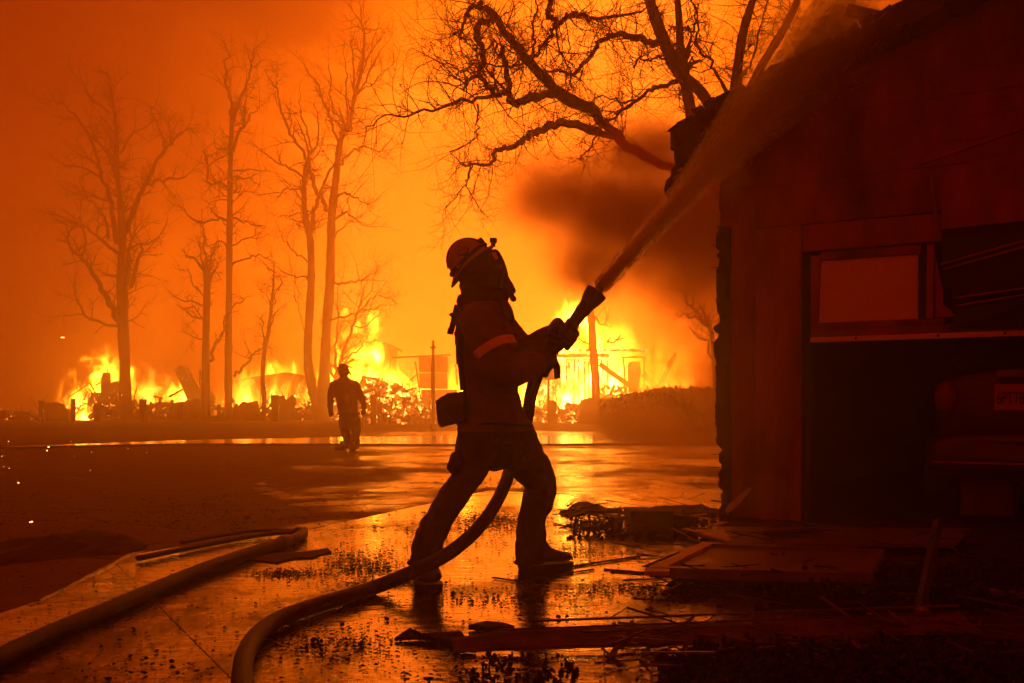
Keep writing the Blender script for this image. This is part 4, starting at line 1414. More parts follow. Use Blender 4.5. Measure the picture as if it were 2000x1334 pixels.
def fire_mat(name, wx, wy, h, scale, strength, seed, lo=0.20, hi=0.85, hot=1.0, soot=0.15, skew=0.0, rough=0.62, red=False):
    m, t, out = new_mat(name)
    co = N(t, "ShaderNodeTexCoord")
    sx = N(t, "ShaderNodeSeparateXYZ")
    L(t, co.outputs["Object"], sx.inputs[0])
    zz = math_n(t, 'DIVIDE', sx.outputs[2], h)
    xx = math_n(t, 'DIVIDE', math_n(t, 'SUBTRACT', sx.outputs[0], math_n(t, 'MULTIPLY', zz, skew * wx)), wx)
    yy = math_n(t, 'DIVIDE', sx.outputs[1], wy)
    r2 = math_n(t, 'ADD', math_n(t, 'MULTIPLY', xx, xx), math_n(t, 'MULTIPLY', yy, yy))
    r2 = math_n(t, 'ADD', r2, math_n(t, 'MULTIPLY', zz, zz))
    shape = math_n(t, 'SUBTRACT', 1.0, math_n(t, 'SQRT', r2))
    mpn = N(t, "ShaderNodeMapping")
    mpn.inputs["Location"].default_value = (seed * 7.3, seed * 3.1, seed * 1.7)
    mpn.inputs["Scale"].default_value = (1.0, 1.0, 0.55)
    L(t, co.outputs["Object"], mpn.inputs[0])
    nz_ = N(t, "ShaderNodeTexNoise", i_Scale=scale, i_Detail=5.0, i_Roughness=rough, i_Distortion=1.3)
    L(t, mpn.outputs[0], nz_.inputs["Vector"])
    v = math_n(t, 'ADD', math_n(t, 'MULTIPLY', shape, 0.95), math_n(t, 'MULTIPLY', math_n(t, 'SUBTRACT', nz_.outputs[0], 0.5), 3.0))
    e = maprange(t, v, lo, hi)
    e = math_n(t, 'MULTIPLY', e, maprange(t, shape, 0.0, 0.22))
    col = ramp(t, math_n(t, 'MULTIPLY', v, 0.8 * hot), [(0.1, (1.0, 0.10, 0.002)), (0.40, (1.0, 0.24, 0.006)), (0.65, (1.0, 0.46, 0.03)), (0.9, (1.0, 0.70, 0.16))] if not red else
               [(0.1, (1.0, 0.06, 0.001)), (0.5, (1.0, 0.13, 0.003)), (0.9, (1.0, 0.26, 0.02))])
    em = N(t, "ShaderNodeEmission")
    L(t, col, em.inputs[0])
    L(t, math_n(t, 'MULTIPLY', e, strength), em.inputs[1])
    ab = N(t, "ShaderNodeVolumeAbsorption")
    ab.inputs["Color"].default_value = (0.75, 0.55, 0.4, 1)
    L(t, math_n(t, 'MULTIPLY', e, soot), ab.inputs["Density"])
    ad = N(t, "ShaderNodeAddShader")
    L(t, em.outputs[0], ad.inputs[0])
    L(t, ab.outputs[0], ad.inputs[1])
    L(t, ad.outputs[0], out.inputs["Volume"])
    m.cycles.volume_step_rate = 0.35
    return m


FI = [0]


def fire(label, x0, x1, ybase, ytop, d, wy, strength, scale=None, cat='flames', **kw):
    FI[0] += 1
    a, b = P(x0, ybase, d), P(x1, ytop, d)
    wx = (b.x - a.x) / 2
    zb = max(0.03, a.z)
    h = b.z - zb
    c = Vector(((a.x + b.x) / 2, d, zb))
    mb = MB()
    sk = kw.get('skew', 0.0)
    rows, n = 9, 20
    vs, fs = [], []
    for i in range(rows + 1):
        u = i / rows
        rr = math.sqrt(max(0.0, 1 - u * u)) if i < rows else 0.02
        for k in range(n):
            an = 2 * math.pi * k / n
            vs.append(c + Vector((wx * (rr * math.cos(an) + sk * u), wy * rr * math.sin(an), h * u)))
    for i in range(rows):
        for k in range(n):
            fs.append((i * n + k, i * n + (k + 1) % n, (i + 1) * n + (k + 1) % n, (i + 1) * n + k))
    fs.append(tuple(range(n - 1, -1, -1)))
    fs.append(tuple(rows * n + k for k in range(n)))
    mb.add(vs, fs)
    m = fire_mat("flame", wx, wy, h, scale or 1.2, strength, FI[0], **kw)
    o = obj('flame', mb, m, origin=c)
    return tag(o, label, cat, 'fires burning in the ruined houses', 'stuff')


fire('flames over the first burning heap', 95, 275, 824, 660, 65.5, 2.2, 31.68, .62, lo=.30, skew=.25)
fire('low flames along the debris beyond the posts', 118, 205, 826, 776, 62.5, 1.0, 33.78, 1.1)
fire('low flames round the tilted chimney', 290, 420, 815, 730, 67, 1.5, 25.35, .8, lo=.35)
fire('flames on the burning wall', 430, 640, 815, 665, 77, 1.8, 15.84, .6, lo=.3)
fire('low flames behind the slender tree', 440, 500, 812, 735, 70, 1.5, 23.22, .9, lo=.3)
fire('flames licking at the double trunk', 560, 665, 826, 720, 66, 1.6, 23.22, .8, lo=.25)
fire('tall flames over the gabled house', 610, 820, 800, 560, 78, 2.6, 21.12, .50, lo=.30, skew=-.15)
fire('flames above the ember bank', 670, 850, 815, 690, 60, 1.8, 25.35, .8, lo=.35)
fire('flames against the scorched wall', 855, 960, 815, 670, 61, 1.4, 33.78, .8, lo=.2)
fire('fiercest flames over the house front', 985, 1300, 835, 545, 62, 2.6, 35.91, .48, lo=.18, skew=.05, hot=1.1)
fire('flames inside the house front', 1035, 1215, 836, 690, 58.4, 1.0, 40.14, .8, lo=.25, hot=1.15)
fire('line of fire behind the broad bare tree', 215, 375, 818, 698, 68, 1.8, 6.5, .8, lo=.25)
fire('fire low behind the slender tree and the sapling', 385, 570, 822, 700, 63.5, 1.2, 5.0, .9, lo=.25)
fire('ragged fire between the spiky tree and the double trunk', 400, 620, 818, 672, 70, 2.0, 5.5, .55, lo=.30, skew=.12)
fire('fire along the far end of the verge', -40, 60, 826, 785, 68, 1.2, 4.0, 1.0, lo=.3)
fire('fire rolling up behind the leaning roof sheet', 745, 885, 790, 690, 74, 1.8, 6.0, .7, lo=.25)
fire('yellow fire climbing beside the scorched trunk', 1130, 1270, 800, 590, 60.5, 1.8, 8.0, .6, lo=.22, hot=1.15)
fire('loose tongue of flame above the house front', 1075, 1165, 640, 555, 62, 1.2, 21.12, .8, lo=.45)
fire('red flames rolling over the hedge', 1170, 1440, 815, 530, 52, 2.6, 0.42 * 8.85, .75, lo=.3, red=True, soot=.25)

# ------------------------------------------------------------------ dark smoke drifting past the garage


def smoke(label, blobs, density, scale, seed, lo, hi, d, col=(0.62, 0.40, 0.24), aniso=0.2, step=0.6, name='smoke', stretch=(1, 1, 1.0), soft=0.35):
    c0 = Vector((0, 0, 0))
    m, t, out = new_mat(name)
    co = N(t, "ShaderNodeTexCoord")
    shape = None
    cs = []
    for (px, py, dd, rx, ry, rz) in blobs:
        cs.append((P(px, py, dd), rx * dd / FPX, ry, rz * dd / FPX))
    org = cs[0][0].copy()
    for c, rx, ry, rz in cs:
        sub = N(t, "ShaderNodeVectorMath", operation='SUBTRACT')
        L(t, co.outputs["Object"], sub.inputs[0])
        sub.inputs[1].default_value = c - org
        dv_ = N(t, "ShaderNodeVectorMath", operation='DIVIDE')
        L(t, sub.outputs[0], dv_.inputs[0])
        dv_.inputs[1].default_value = (rx, ry, rz)
        ln = N(t, "ShaderNodeVectorMath", operation='LENGTH')
        L(t, dv_.outputs[0], ln.inputs[0])
        s = math_n(t, 'SUBTRACT', 1.0, ln.outputs["Value"])
        shape = s if shape is None else math_n(t, 'SMOOTH_MAX', shape, s, 0.2)
    mpn = N(t, "ShaderNodeMapping")
    mpn.inputs["Location"].default_value = (seed * 4.1, seed * 2.3, seed * 5.7)
    mpn.inputs["Scale"].default_value = stretch
    L(t, co.outputs["Object"], mpn.inputs[0])
    nz_ = N(t, "ShaderNodeTexNoise", i_Scale=scale, i_Detail=4.0, i_Roughness=0.55, i_Distortion=0.7)
    L(t, mpn.outputs[0], nz_.inputs["Vector"])
    v = math_n(t, 'ADD', shape, math_n(t, 'MULTIPLY', math_n(t, 'SUBTRACT', nz_.outputs[0], 0.5), 2.1))
    e = maprange(t, v, lo, hi)
    e = math_n(t, 'MULTIPLY', e, maprange(t, shape, 0.0, soft))
    pvn = N(t, "ShaderNodeVolumePrincipled", i_Anisotropy=aniso)
    pvn.inputs["Color"].default_value = (*col, 1)
    L(t, math_n(t, 'MULTIPLY', e, density), pvn.inputs["Density"])
    L(t, pvn.outputs[0], out.inputs["Volume"])
    m.cycles.volume_step_rate = step
    # hull: one closed surface round the blobs
    mb = MB()
    for c, rx, ry, rz in cs:
        mb.ball(c, (rx, ry, rz), 20)
    me = mb.mesh(name, org)
    tmp = bpy.data.objects.new(name, me)
    COL.objects.link(tmp)
    rmod = tmp.modifiers.new("r", 'REMESH')
    rmod.mode = 'VOXEL'
    rmod.voxel_size = max(0.05, min(r_[1] for r_ in cs) / 7)
    dg = bpy.context.evaluated_depsgraph_get()
    me2 = bpy.data.meshes.new_from_object(tmp.evaluated_get(dg))
    bpy.data.objects.remove(tmp)
    me2.materials.clear()
    me2.materials.append(m)
    o = bpy.data.objects.new(name, me2)
    o.location = org
    COL.objects.link(o)
    return tag(o, label, 'smoke', None, 'stuff')


smoke('dark smoke billowing out beside the garage eave', [(1225, 425, 11.6, 330, 1.3, 205), (1410, 440, 11.2, 280, 1.3, 290), (1090, 390, 11.6, 190, 1.0, 140), (1265, 300, 11.0, 180, 1.0, 110), (1285, 300, 10.7, 110, .8, 80), (1160, 510, 11.6, 150, 1.0, 110)],
      3.5, 1.1, 3, -0.10, 0.95, 11, col=(.965, .30, .05), aniso=.35, soft=.85)
smoke('reddish smoke rolling above the hedge', [(1330, 620, 44, 150, 3.5, 110), (1250, 560, 45, 110, 3, 70), (1390, 720, 44, 90, 3, 90)], 0.22, .45, 5, 0.15, 0.8, 44, col=(.95, .5, .2))

# ------------------------------------------------------------------ people


def fuse(mb, voxel, origin, name, wrinkle=0.004, wscale=9.0, smooth=2):
    """melt overlapping limbs into one continuous skin"""
    me = mb.mesh(name, origin)
    tmp = bpy.data.objects.new(name, me)
    COL.objects.link(tmp)
    r_ = tmp.modifiers.new("r", 'REMESH')
    r_.mode = 'VOXEL'
    r_.voxel_size = voxel
    sm_ = tmp.modifiers.new("s", 'SMOOTH')
    sm_.factor = 0.5
    sm_.iterations = smooth
    dg = bpy.context.evaluated_depsgraph_get()
    me2 = bpy.data.meshes.new_from_object(tmp.evaluated_get(dg))
    bpy.data.objects.remove(tmp)
    me2.name = name
    nrms = [v.normal.copy() for v in me2.vertices]
    for v, vn in zip(me2.vertices, nrms):
        if wrinkle:
            q = v.co * wscale
            w_ = noise.noise(Vector((q.x, q.y, q.z * 1.9))) + 0.6 * noise.noise(Vector((q.x * 2.3, q.y * 2.3, q.z * 3.6 + 7)))
            w_ += 1.1 - 2.6 * abs(noise.noise(Vector((q.x * .9 + q.z * .5, q.y * .9, q.z * 1.5 - q.x * .5 + 3))))
            v.co += vn * (wrinkle * w_)
    for p in me2.polygons:
        p.use_smooth = True
    me2.materials.clear()
    return me2


def dtube(mb, pts, k=4, n=14):
    """pts: (px, py, d, r px, depth ratio)"""
    sm = cr([p if len(p) == 5 else (*p, 1.0) for p in pts], k)
    mb.tube([P(p[0], p[1], p[2]) for p in sm], [p[3] * p[2] / FPX for p in sm], n, ratio=[p[4] * 1.0001 for p in sm])
    # rounded ends
    for p in (sm[0], sm[-1]):
        r = p[3] * p[2] / FPX
        mb.ball(P(p[0], p[1], p[2]), (r * .98, r * p[4] * .98, r * .98), 14)


def pball(mb, px, py, d, rpx, ry=None, rz=None):
    s = d / FPX
    mb.ball(P(px, py, d), (rpx * s, (ry or rpx) * s, (rz or rpx) * s), 16)


def grip(mb, c, axis, palm, R, fr=0.0115, s=1.0, flip=1):
    """gloved hand closed round a bar: four unequal fingers, palm and thumb"""
    c, X = Vector(c), Vector(axis).normalized()
    Y = Vector(palm) - X * Vector(palm).dot(X)
    Y.normalize()
    Z = X.cross(Y) * flip
    rr = R + fr * 0.9
    for k, (off, a1, th) in enumerate(((-.036, 3.9, .95), (-.012, 4.25, 1.0), (.012, 4.15, .97), (.036, 3.6, .85))):
        pts = []
        for j in range(9):
            a = -0.25 + (a1 + 0.25) * j / 8
            q = rr * (1.16 if j in (2, 5) else 1.0)
            pts.append(c + X * (off * s) + Y * (math.cos(a) * q) + Z * (math.sin(a) * q))
        mb.tube(pts, [fr * th * s * (1.08 if j in (2, 5) else 1.0) for j in range(9)], 8)
        mb.ball(pts[-1], fr * th * s, 8)
    # palm slab and back of the hand
    R3 = Matrix((X, Y, Z)).transposed()
    mb.ball(c + Y * (rr + .004), (.050 * s, .021 * s, .042 * s), 14, R3)
    mb.ball(c + Y * (rr + .008) - Z * .025, (.045 * s, .024 * s, .040 * s), 14, R3)
    # thumb leaves the side of the palm and closes the other way
    pts = []
    for j in range(7):
        a = 0.35 - 2.3 * j / 6
        pts.append(c + X * ((-.048 - .012 * math.sin(j / 6 * 3)) * s) + Y * (math.cos(a) * (rr + .004)) + Z * (math.sin(a) * (rr + .004)))
    mb.tube(pts, [.0155 * s, .015 * s, .0145 * s, .014 * s, .0135 * s, .0125 * s, .011 * s], 8)
    mb.ball(pts[-1], .011 * s, 8)


# ---- the man with the hose
man = thing('person', 'firefighter in helmet and heavy coat leaning back to aim a hose at the garage', 'person', (-0.12, 5.2, 0))
mo = world_of(man).translation
b = MB()
dtube(b, [(972, 866, 5.24, 56, 1.0), (968, 835, 5.24, 62, 1.05), (963, 800, 5.24, 58, 1.1), (959, 768, 5.23, 52, 1.2), (954, 730, 5.22, 55, 1.25), (948, 690, 5.21, 56, 1.28), (945, 650, 5.2, 56, 1.32), (943, 618, 5.2, 50, 1.4), (943, 592, 5.2, 40, 1.2)])
dtube(b, [(943, 598, 5.2, 39), (939, 575, 5.2, 37), (934, 552, 5.2, 38)])
pball(b, 931, 524, 5.2, 44, 33, 46)
pball(b, 946, 544, 5.2, 40, 33, 36)
pball(b, 957, 518, 5.2, 26, 27, 30)
# legs
dtube(b, [(940, 848, 5.16, 47), (926, 892, 5.13, 40), (909, 936, 5.10, 29), (884, 972, 5.07, 28), (857, 1016, 5.03, 27), (844, 1042, 5.01, 29), (834, 1070, 5.0, 30), (829, 1104, 4.99, 28)])
pball(b, 890, 905, 5.06, 17, 22, 24)
dtube(b, [(996, 850, 5.30, 50), (1022, 892, 5.36, 41), (1048, 928, 5.42, 35), (1056, 951, 5.44, 30), (1051, 977, 5.43, 30), (1041, 1008, 5.42, 27), (1037, 1040, 5.42, 29), (1035, 1074, 5.42, 28), (1033, 1102, 5.42, 24)])
# near arm
dtube(b, [(936, 630, 5.02, 40), (945, 655, 4.98, 37), (962, 690, 4.95, 37), (980, 718, 4.94, 35), (998, 724, 4.96, 33), (1026, 717, 5.03, 29), (1044, 712, 5.08, 24), (1056, 708, 5.11, 19)])
# far arm
dtube(b, [(958, 632, 5.40, 38), (985, 655, 5.44, 36), (1012, 684, 5.44, 35), (1034, 688, 5.40, 33), (1060, 672, 5.33, 29), (1078, 658, 5.28, 24), (1090, 648, 5.24, 19)])
NZ0, NZ1 = P(1058, 712, 5.16), P(1172, 562, 5.20)
nax = (NZ1 - NZ0).normalized()
h1 = P(1062, 708, 5.16)
grip(b, h1, nax, Vector((-.45, -.8, -.35)), 0.034, .0125, 1.15, 1)
h2 = NZ0 + nax * ((P(1103, 653, 5.17) - NZ0).length)
grip(b, h2, nax, Vector((-.75, .35, .55)), 0.036, .0125, 1.2, -1)
me = fuse(b, 0.0075, mo, 'body', 0.0055, 8.0)
for mm in (M['coat'], M['pants'], M['leather'], M['black']):
    me.materials.append(mm)
for p in me.polygons:
    c = p.center + mo
    if (c - h1).length < .10 or (c - h2).length < .115:
        p.material_index = 2
    elif c.z > CAMH + (HOR - 583) / FPX * 5.2:
        p.material_index = 1
    elif c.z < CAMH + (HOR - 842) / FPX * 5.2:
        p.material_index = 1
body = bpy.data.objects.new('body', me)
body.parent = man
COL.objects.link(body)

# boots


def boot(parent, heel, toe, m, h=.20, w=.058, ankle=None):
    heel, toe = Vector(heel), Vector(toe)
    fwd = (toe - heel)
    ln = fwd.length
    fwd.normalize()
    sd = Vector((0, 0, 1)).cross(fwd)
    b = MB()
    secs = []
    for u, wz, hz_, z0 in ((0.0, .60, .10, .028), (.04, .85, .15, .026), (.16, .95, .19, .026), (.34, .90, .20, .03), (.50, .92, .125, .03), (.68, 1.05, .095, .028), (.85, 1.0, .082, .03), (.95, .78, .066, .034), (1.0, .45, .048, .04)):
        ring = []
        for k in range(12):
            a = 2 * math.pi * k / 12
            c_, s_ = math.cos(a), math.sin(a)
            ring.append(heel + fwd * (ln * u) + sd * (w * wz * abs(c_) ** .7 * (1 if c_ > 0 else -1)) + Vector((0, 0, z0 + (hz_ - z0) * (s_ * .5 + .5))))
        secs.append(ring)
    loft(b, secs)
    o = obj('boot', b, m, parent, smooth=True)
    s = MB()
    outl = [(0, .5), (.05, .9), (.2, .95), (.4, .82), (.55, .86), (.72, 1.08), (.88, 1.02), (.97, .75), (1.01, .3)]
    poly = [heel + fwd * (ln * u) + sd * (w * 1.05 * v) for u, v in outl] + [heel + fwd * (ln * u) - sd * (w * 1.05 * v) for u, v in reversed(outl)]
    s.prism([p + Vector((0, 0, .0)) for p in poly], (0, 0, .026))
    obj('sole', s, M['black'], o)
    s = MB()
    s.box(heel + fwd * .03 + Vector((0, 0, -.0)), (.001, .001, .001))
    return o


SL = 0.019
boot(man, Vector((-.445, 5.08, SL)), Vector((-.395, 4.80, SL)), M['leather'], w=.062)
boot(man, Vector((0.060, 5.385, SL)), Vector((0.325, 5.555, SL)), M['leather'], w=.060)

# helmet
hf = Vector((.777, 0, .629))
hu = Vector((-.629, 0, .777))
hs = Vector((0, -1, 0))
hc = P(922, 514, 5.2)
R3 = Matrix((hf, hs, hu)).transposed()


def HP(f, s, u):
    return hc + hf * f + hs * s + hu * u


b = MB()
rows, n = 10, 28
vs, fs = [], []
for i in range(rows + 1):
    a = (math.pi / 2) * i / rows
    for k in range(n):
        t_ = 2 * math.pi * k / n
        rf = math.cos(a) ** .9
        vs.append(HP(-.004 + .116 * rf * math.cos(t_), .105 * rf * math.sin(t_), .132 * math.sin(a) ** 1.05))
for i in range(rows):
    for k in range(n):
        fs.append((i * n + k, i * n + (k + 1) % n, (i + 1) * n + (k + 1) % n, (i + 1) * n + k))
b.add(vs, fs)
hel = obj('helmet', b, M['helmet'], man, smooth=True)
# brim: wider and dipping at the back
b = MB()
vs, fs = [], []
for j, (k1, dz) in enumerate(((.97, .004), (1.0, .0), (1.0, 0.0), (.97, -.006))):
    for k in range(n):
        t_ = 2 * math.pi * k / n
        back = max(0.0, -math.cos(t_))
        inner = j in (0, 3)
        f_ = (.113 if inner else .148 + .012 * back) * math.cos(t_) - .004
        s_ = (.102 if inner else .128) * math.sin(t_)
        u_ = (.010 if j == 0 else .002 if j == 3 else (.003 if j == 1 else -.004)) - (0 if inner else .030 * back ** 2)
        vs.append(HP(f_, s_, u_))
for j in range(3):
    for k in range(n):
        fs.append((j * n + k, j * n + (k + 1) % n, (j + 1) * n + (k + 1) % n, (j + 1) * n + k))
b.add(vs, fs)
obj('brim', b, M['helmet'], hel, smooth=True)
b = MB()
pts = [HP(.119 * math.cos(t_) - .004, .108 * math.sin(t_), .026 + .006 * math.cos(t_)) for t_ in [2 * math.pi * k / 32 for k in range(33)]]
b.tube(pts, .011, 6, cap=False)
obj('goggle_strap', b, M['black'], hel)
b = MB()
b.tube([HP(-.004 + .118 * math.cos(a), 0, .006 + .132 * math.sin(a)) for a in [math.pi * (.12 + .76 * k / 14) for k in range(15)]], .007, 6)
obj('crest', b, M['helmet'], hel)
b = MB()
b.box(HP(.100, .0, .052), (.040, .075, .040), R3)
b.box(HP(.070, .0, .074), (.032, .06, .026), R3)
hl = obj('goggles', b, M['black'], hel)
b = MB()
b.lathe(P(963, 482, 5.2), Vector((.05, 0, 1)), [(0, .012), (.02, .014), (.022, .020), (.044, .020), (.046, .012)], 10)
obj('headlamp', b, M['black'], hel)
b = MB()
b.box(P(894, 520, 5.105), (.012, .006, .012), R3)
obj('rivet', b, M['reflect'], hel)
# curved lettering and badge on the side of the shell


def on_shell(f, u, lift=.0015):
    uu = min(.128, max(0, u)) / .132
    a = math.asin(uu ** (1 / 1.05))
    rf = math.cos(a) ** .9
    q = (f + .004) / max(1e-4, .116 * rf)
    s_ = .105 * rf * math.sqrt(max(0.0, 1 - min(.999, q * q)))
    return HP(f, s_ + lift, u)


cu = bpy.data.curves.new('lettering', 'FONT')
cu.body = "LACO"
cu.size = .034
cu.align_x = 'CENTER'
tmp = bpy.data.objects.new('lettering_tmp', cu)
COL.objects.link(tmp)
dg = bpy.context.evaluated_depsgraph_get()
me = bpy.data.meshes.new_from_object(tmp.evaluated_get(dg))
bpy.data.objects.remove(tmp)
for v in me.vertices:
    a = -v.co.x / .09
    rad = .052 + v.co.y
    v.co = on_shell(-.006 + math.sin(-a) * rad, .030 + math.cos(a) * rad * .82) - mo
me.materials.clear()
me.materials.append(M['coal'])
o = bpy.data.objects.new('lettering', me)
o.parent = hel
COL.objects.link(o)
b = MB()
poly = [(-.034, .066), (.030, .066), (.030, .054), (.018, .050), (.012, .036), (-.002, .030), (-.014, .036), (-.020, .050), (-.034, .054)]
b.add([on_shell(f, u, .002) for f, u in poly], [tuple(range(len(poly)))])
obj('badge', b, M['coal'], hel)

# breathing mask and regulator
b = MB()
dtube(b, [(966, 497, 5.2, 11), (972, 512, 5.2, 13), (976, 530, 5.2, 15), (979, 550, 5.2, 15), (978, 572, 5.2, 12)], n=12)
pball(b, 982, 528, 5.19, 8)
pball(b, 987, 546, 5.19, 9)
pball(b, 989, 560, 5.19, 8)
pball(b, 975, 508, 5.19, 7)
msk = obj('breathing_mask', b, M['black'], man, smooth=True)
b = MB()
b.beam(P(972, 519, 5.17), P(986, 521, 5.17), .012, .006)
obj('buckle', b, M['black'], msk)
b = MB()
dtube(b, [(986, 546, 5.19, 9), (994, 558, 5.19, 9), (1000, 568, 5.18, 8)], n=10)
rg_ = obj('regulator', b, M['black'], msk, smooth=True)
b = MB()
dtube(b, [(994, 570, 5.18, 5), (999, 578, 5.18, 5.5), (1003, 584, 5.18, 6)], n=8)
obj('valve', b, M['black'], rg_, smooth=True)
b = MB()
b.box(P(967, 500, 5.13), (.022, .02, .04), rotm(0, math.radians(-20), 0))
obj('lens_edge', b, M['reflect'], msk)

# coat collar, band, belt, pouch, radio, straps
b = MB()
pts = [P(943, 584, 5.2) + Vector((math.cos(a) * 41 * 5.2 / FPX, math.sin(a) * .105, .012 * math.cos(a))) for a in [2 * math.pi * k / 24 for k in range(25)]]
b.tube(pts, .030, 8, cap=False, ratio=1.3, ref=(0, 0, 1))
obj('collar', b, M['pants'], man, smooth=True)
b = MB()
ax_ = (P(972, 706, 4.945) - P(950, 662, 4.975)).normalized()
cb_ = P(967, 683, 4.955)
A_ = Vector((0, 1, 0)) - ax_ * ax_.y
A_.normalize()
B_ = ax_.cross(A_)
vs, fs = [], []
for j, off in enumerate((-.023, .023)):
    for k in range(28):
        a = 2 * math.pi * k / 28
        rr = .111 + .003 * math.sin(5 * a)
        vs.append(cb_ + ax_ * off + A_ * math.cos(a) * rr + B_ * math.sin(a) * rr)
for k in range(28):
    fs.append((k, (k + 1) % 28, 28 + (k + 1) % 28, 28 + k))
b.add(vs, fs)
bd = obj('sleeve_band', b, M['reflect'], man, smooth=True)
bd['label'] = 'pale reflective band round the upper sleeve'
b = MB()
pts = [P(964, 828, 5.24) + Vector((math.cos(a) * 66 * 5.24 / FPX, math.sin(a) * .19, .006 * math.sin(3 * a))) for a in [2 * math.pi * k / 28 for k in range(29)]]
b.tube(pts, .022, 6, cap=False, ratio=.4, ref=(0, 0, 1))
obj('belt', b, M['black'], man)
b = MB()
q = [(853, 784), (858, 776), (872, 770), (890, 767), (908, 766), (908, 826), (890, 828), (872, 832), (860, 836), (855, 826), (852, 806)]
b.prism([P(x, y, 5.08) for x, y in q], (0, .17, 0))
pch = obj('hip_pouch', b, M['black'], man)
bv = pch.modifiers.new('bevel', 'BEVEL')
bv.width = .012
bv.segments = 2
b = MB()
b.prism([P(x, y, 5.07) for x, y in ((851, 783), (874, 768), (908, 764), (908, 786), (874, 791), (852, 803))], (0, .185, 0))
obj('flap', b, M['leather'], pch)
b = MB()
b.beam(P(893, 596, 5.08), P(881, 648, 5.08), .026, .05, up=(0, 1, 0))
rd = obj('radio', b, M['black'], man)
b = MB()
b.prism([P(x, y, 5.07) for x, y in ((876, 614), (882, 610), (890, 613), (886, 620), (881, 619))], (0, .03, 0))
b.box(P(880, 648, 5.08), (.03, .04, .026), rotm(0, .2, 0))
obj('clip', b, M['black'], rd)
b = MB()
b.tube([P(893, 600, 5.06), P(884, 622, 5.06), P(878, 650, 5.08), P(876, 640, 5.08)], .004, 6)
obj('aerial', b, M['black'], rd)
b = MB()
dtube(b, [(981, 588, 5.12, 9), (990, 606, 5.12, 11), (997, 624, 5.13, 9)], n=8)
cm = obj('chest_strap', b, M['black'], man, smooth=True)
b = MB()
b.prism([P(x, y, 5.12) for x, y in ((990, 606), (992, 594), (994, 594), (994, 604), (1000, 611), (994, 611))], (0, .03, 0))
b.prism([P(x, y, 5.12) for x, y in ((990, 612), (997, 612), (1001, 626), (993, 632))], (0, .03, 0))
obj('clip', b, M['black'], cm)
b = MB()
b.tube([P(906, 598, 5.05), P(902, 640, 5.03), P(899, 700, 5.05), P(904, 762, 5.08)], .017, 6, ratio=.5)
obj('shoulder_strap', b, M['black'], man)
b = MB()
b.prism([P(x, y, 5.05) for x, y in ((890, 688), (895, 690), (897, 708), (891, 712))], (0, .02, 0))
obj('tab', b, M['black'], man)
b = MB()
pts = [P(931, 1090 + 0, 4.99)]
obj_pts = [P(829, 1098, 4.99) + Vector((math.cos(a) * .078, math.sin(a) * .078, 0)) for a in [2 * math.pi * k / 20 for k in range(21)]]
b.tube(obj_pts, .011, 6, cap=False)
obj('trouser_cuff', b, M['pants'], man, smooth=True)
b = MB()
obj_pts = [P(1033, 1098, 5.42) + Vector((math.cos(a) * .074, math.sin(a) * .074, 0)) for a in [2 * math.pi * k / 20 for k in range(21)]]
b.tube(obj_pts, .010, 6, cap=False)
obj('trouser_cuff', b, M['pants'], man, smooth=True)

# ---- the hose he holds
hz0 = thing('fire_hose', 'charged fire hose curving over the driveway up to the nozzle in the firefighter\'s hands', 'hose', G(640, 1180))
pth = [(1072, 694, 5.17), (1058, 712, 5.16), (1046, 740, 5.20), (1036, 775, 5.32), (1030, 815, 5.52), (1020, 860, 5.60), (1000, 905, 5.50), (984, 952, 5.32), (958, 1000, 5.12), (922, 1044, 4.92), (868, 1086, 4.74), (800, 1120, 4.66)]
pts = [P(*p) for p in cr(pth, 6)]
gz = 0.052
gp = [(735, 1146), (665, 1168), (600, 1188), (540, 1212), (500, 1243), (479, 1280), (473, 1325), (478, 1400), (500, 1560)]
gpts = cr([tuple(P(800, 1120, 4.66))] + [tuple(G(x, y, gz)) for x, y in gp], 7)
allp = pts + [Vector(q) for q in gpts[1:]]
b = MB()
b.tube(allp, .034, 16)
obj('hose_line', b, M['hose'], hz0, smooth=True)
b = MB()
b.lathe(NZ0 + nax * .01, nax, [(0, .036), (.05, .041), (.055, .036), (.11, .036), (.115, .041), (.17, .041), (.18, .035), (.235, .034), (.24, .039), (.262, .039), (.27, .033), (.33, .036), (.335, .039), (.385, .040), (.39, .044), (.43, .056), (.468, .060), (.472, .050), (.40, .026)], 22)
nz_o = obj('nozzle', b, M['black'], hz0, smooth=False)
b = MB()
nb = NZ0 + nax * .17
upn = Vector((-.8, 0, .6))
b.tube([nb + Vector((0, -.045, 0)), nb + Vector((0, -.05, 0)) + upn * .06 - nax * .02, nb + upn * .082 - nax * .035, nb + Vector((0, .05, 0)) + upn * .06 - nax * .02, nb + Vector((0, .045, 0))], .011, 8)
obj('bail_handle', b, M['black'], nz_o)
b = MB()
b.tube([NZ0 + nax * .10 + Vector((0, 0, -.03)), NZ0 + nax * .075 + Vector((.035, 0, -.085)), NZ0 + nax * .06 + Vector((.045, 0, -.12))], [.016, .018, .015], 8)
obj('pistol_grip', b, M['black'], nz_o)

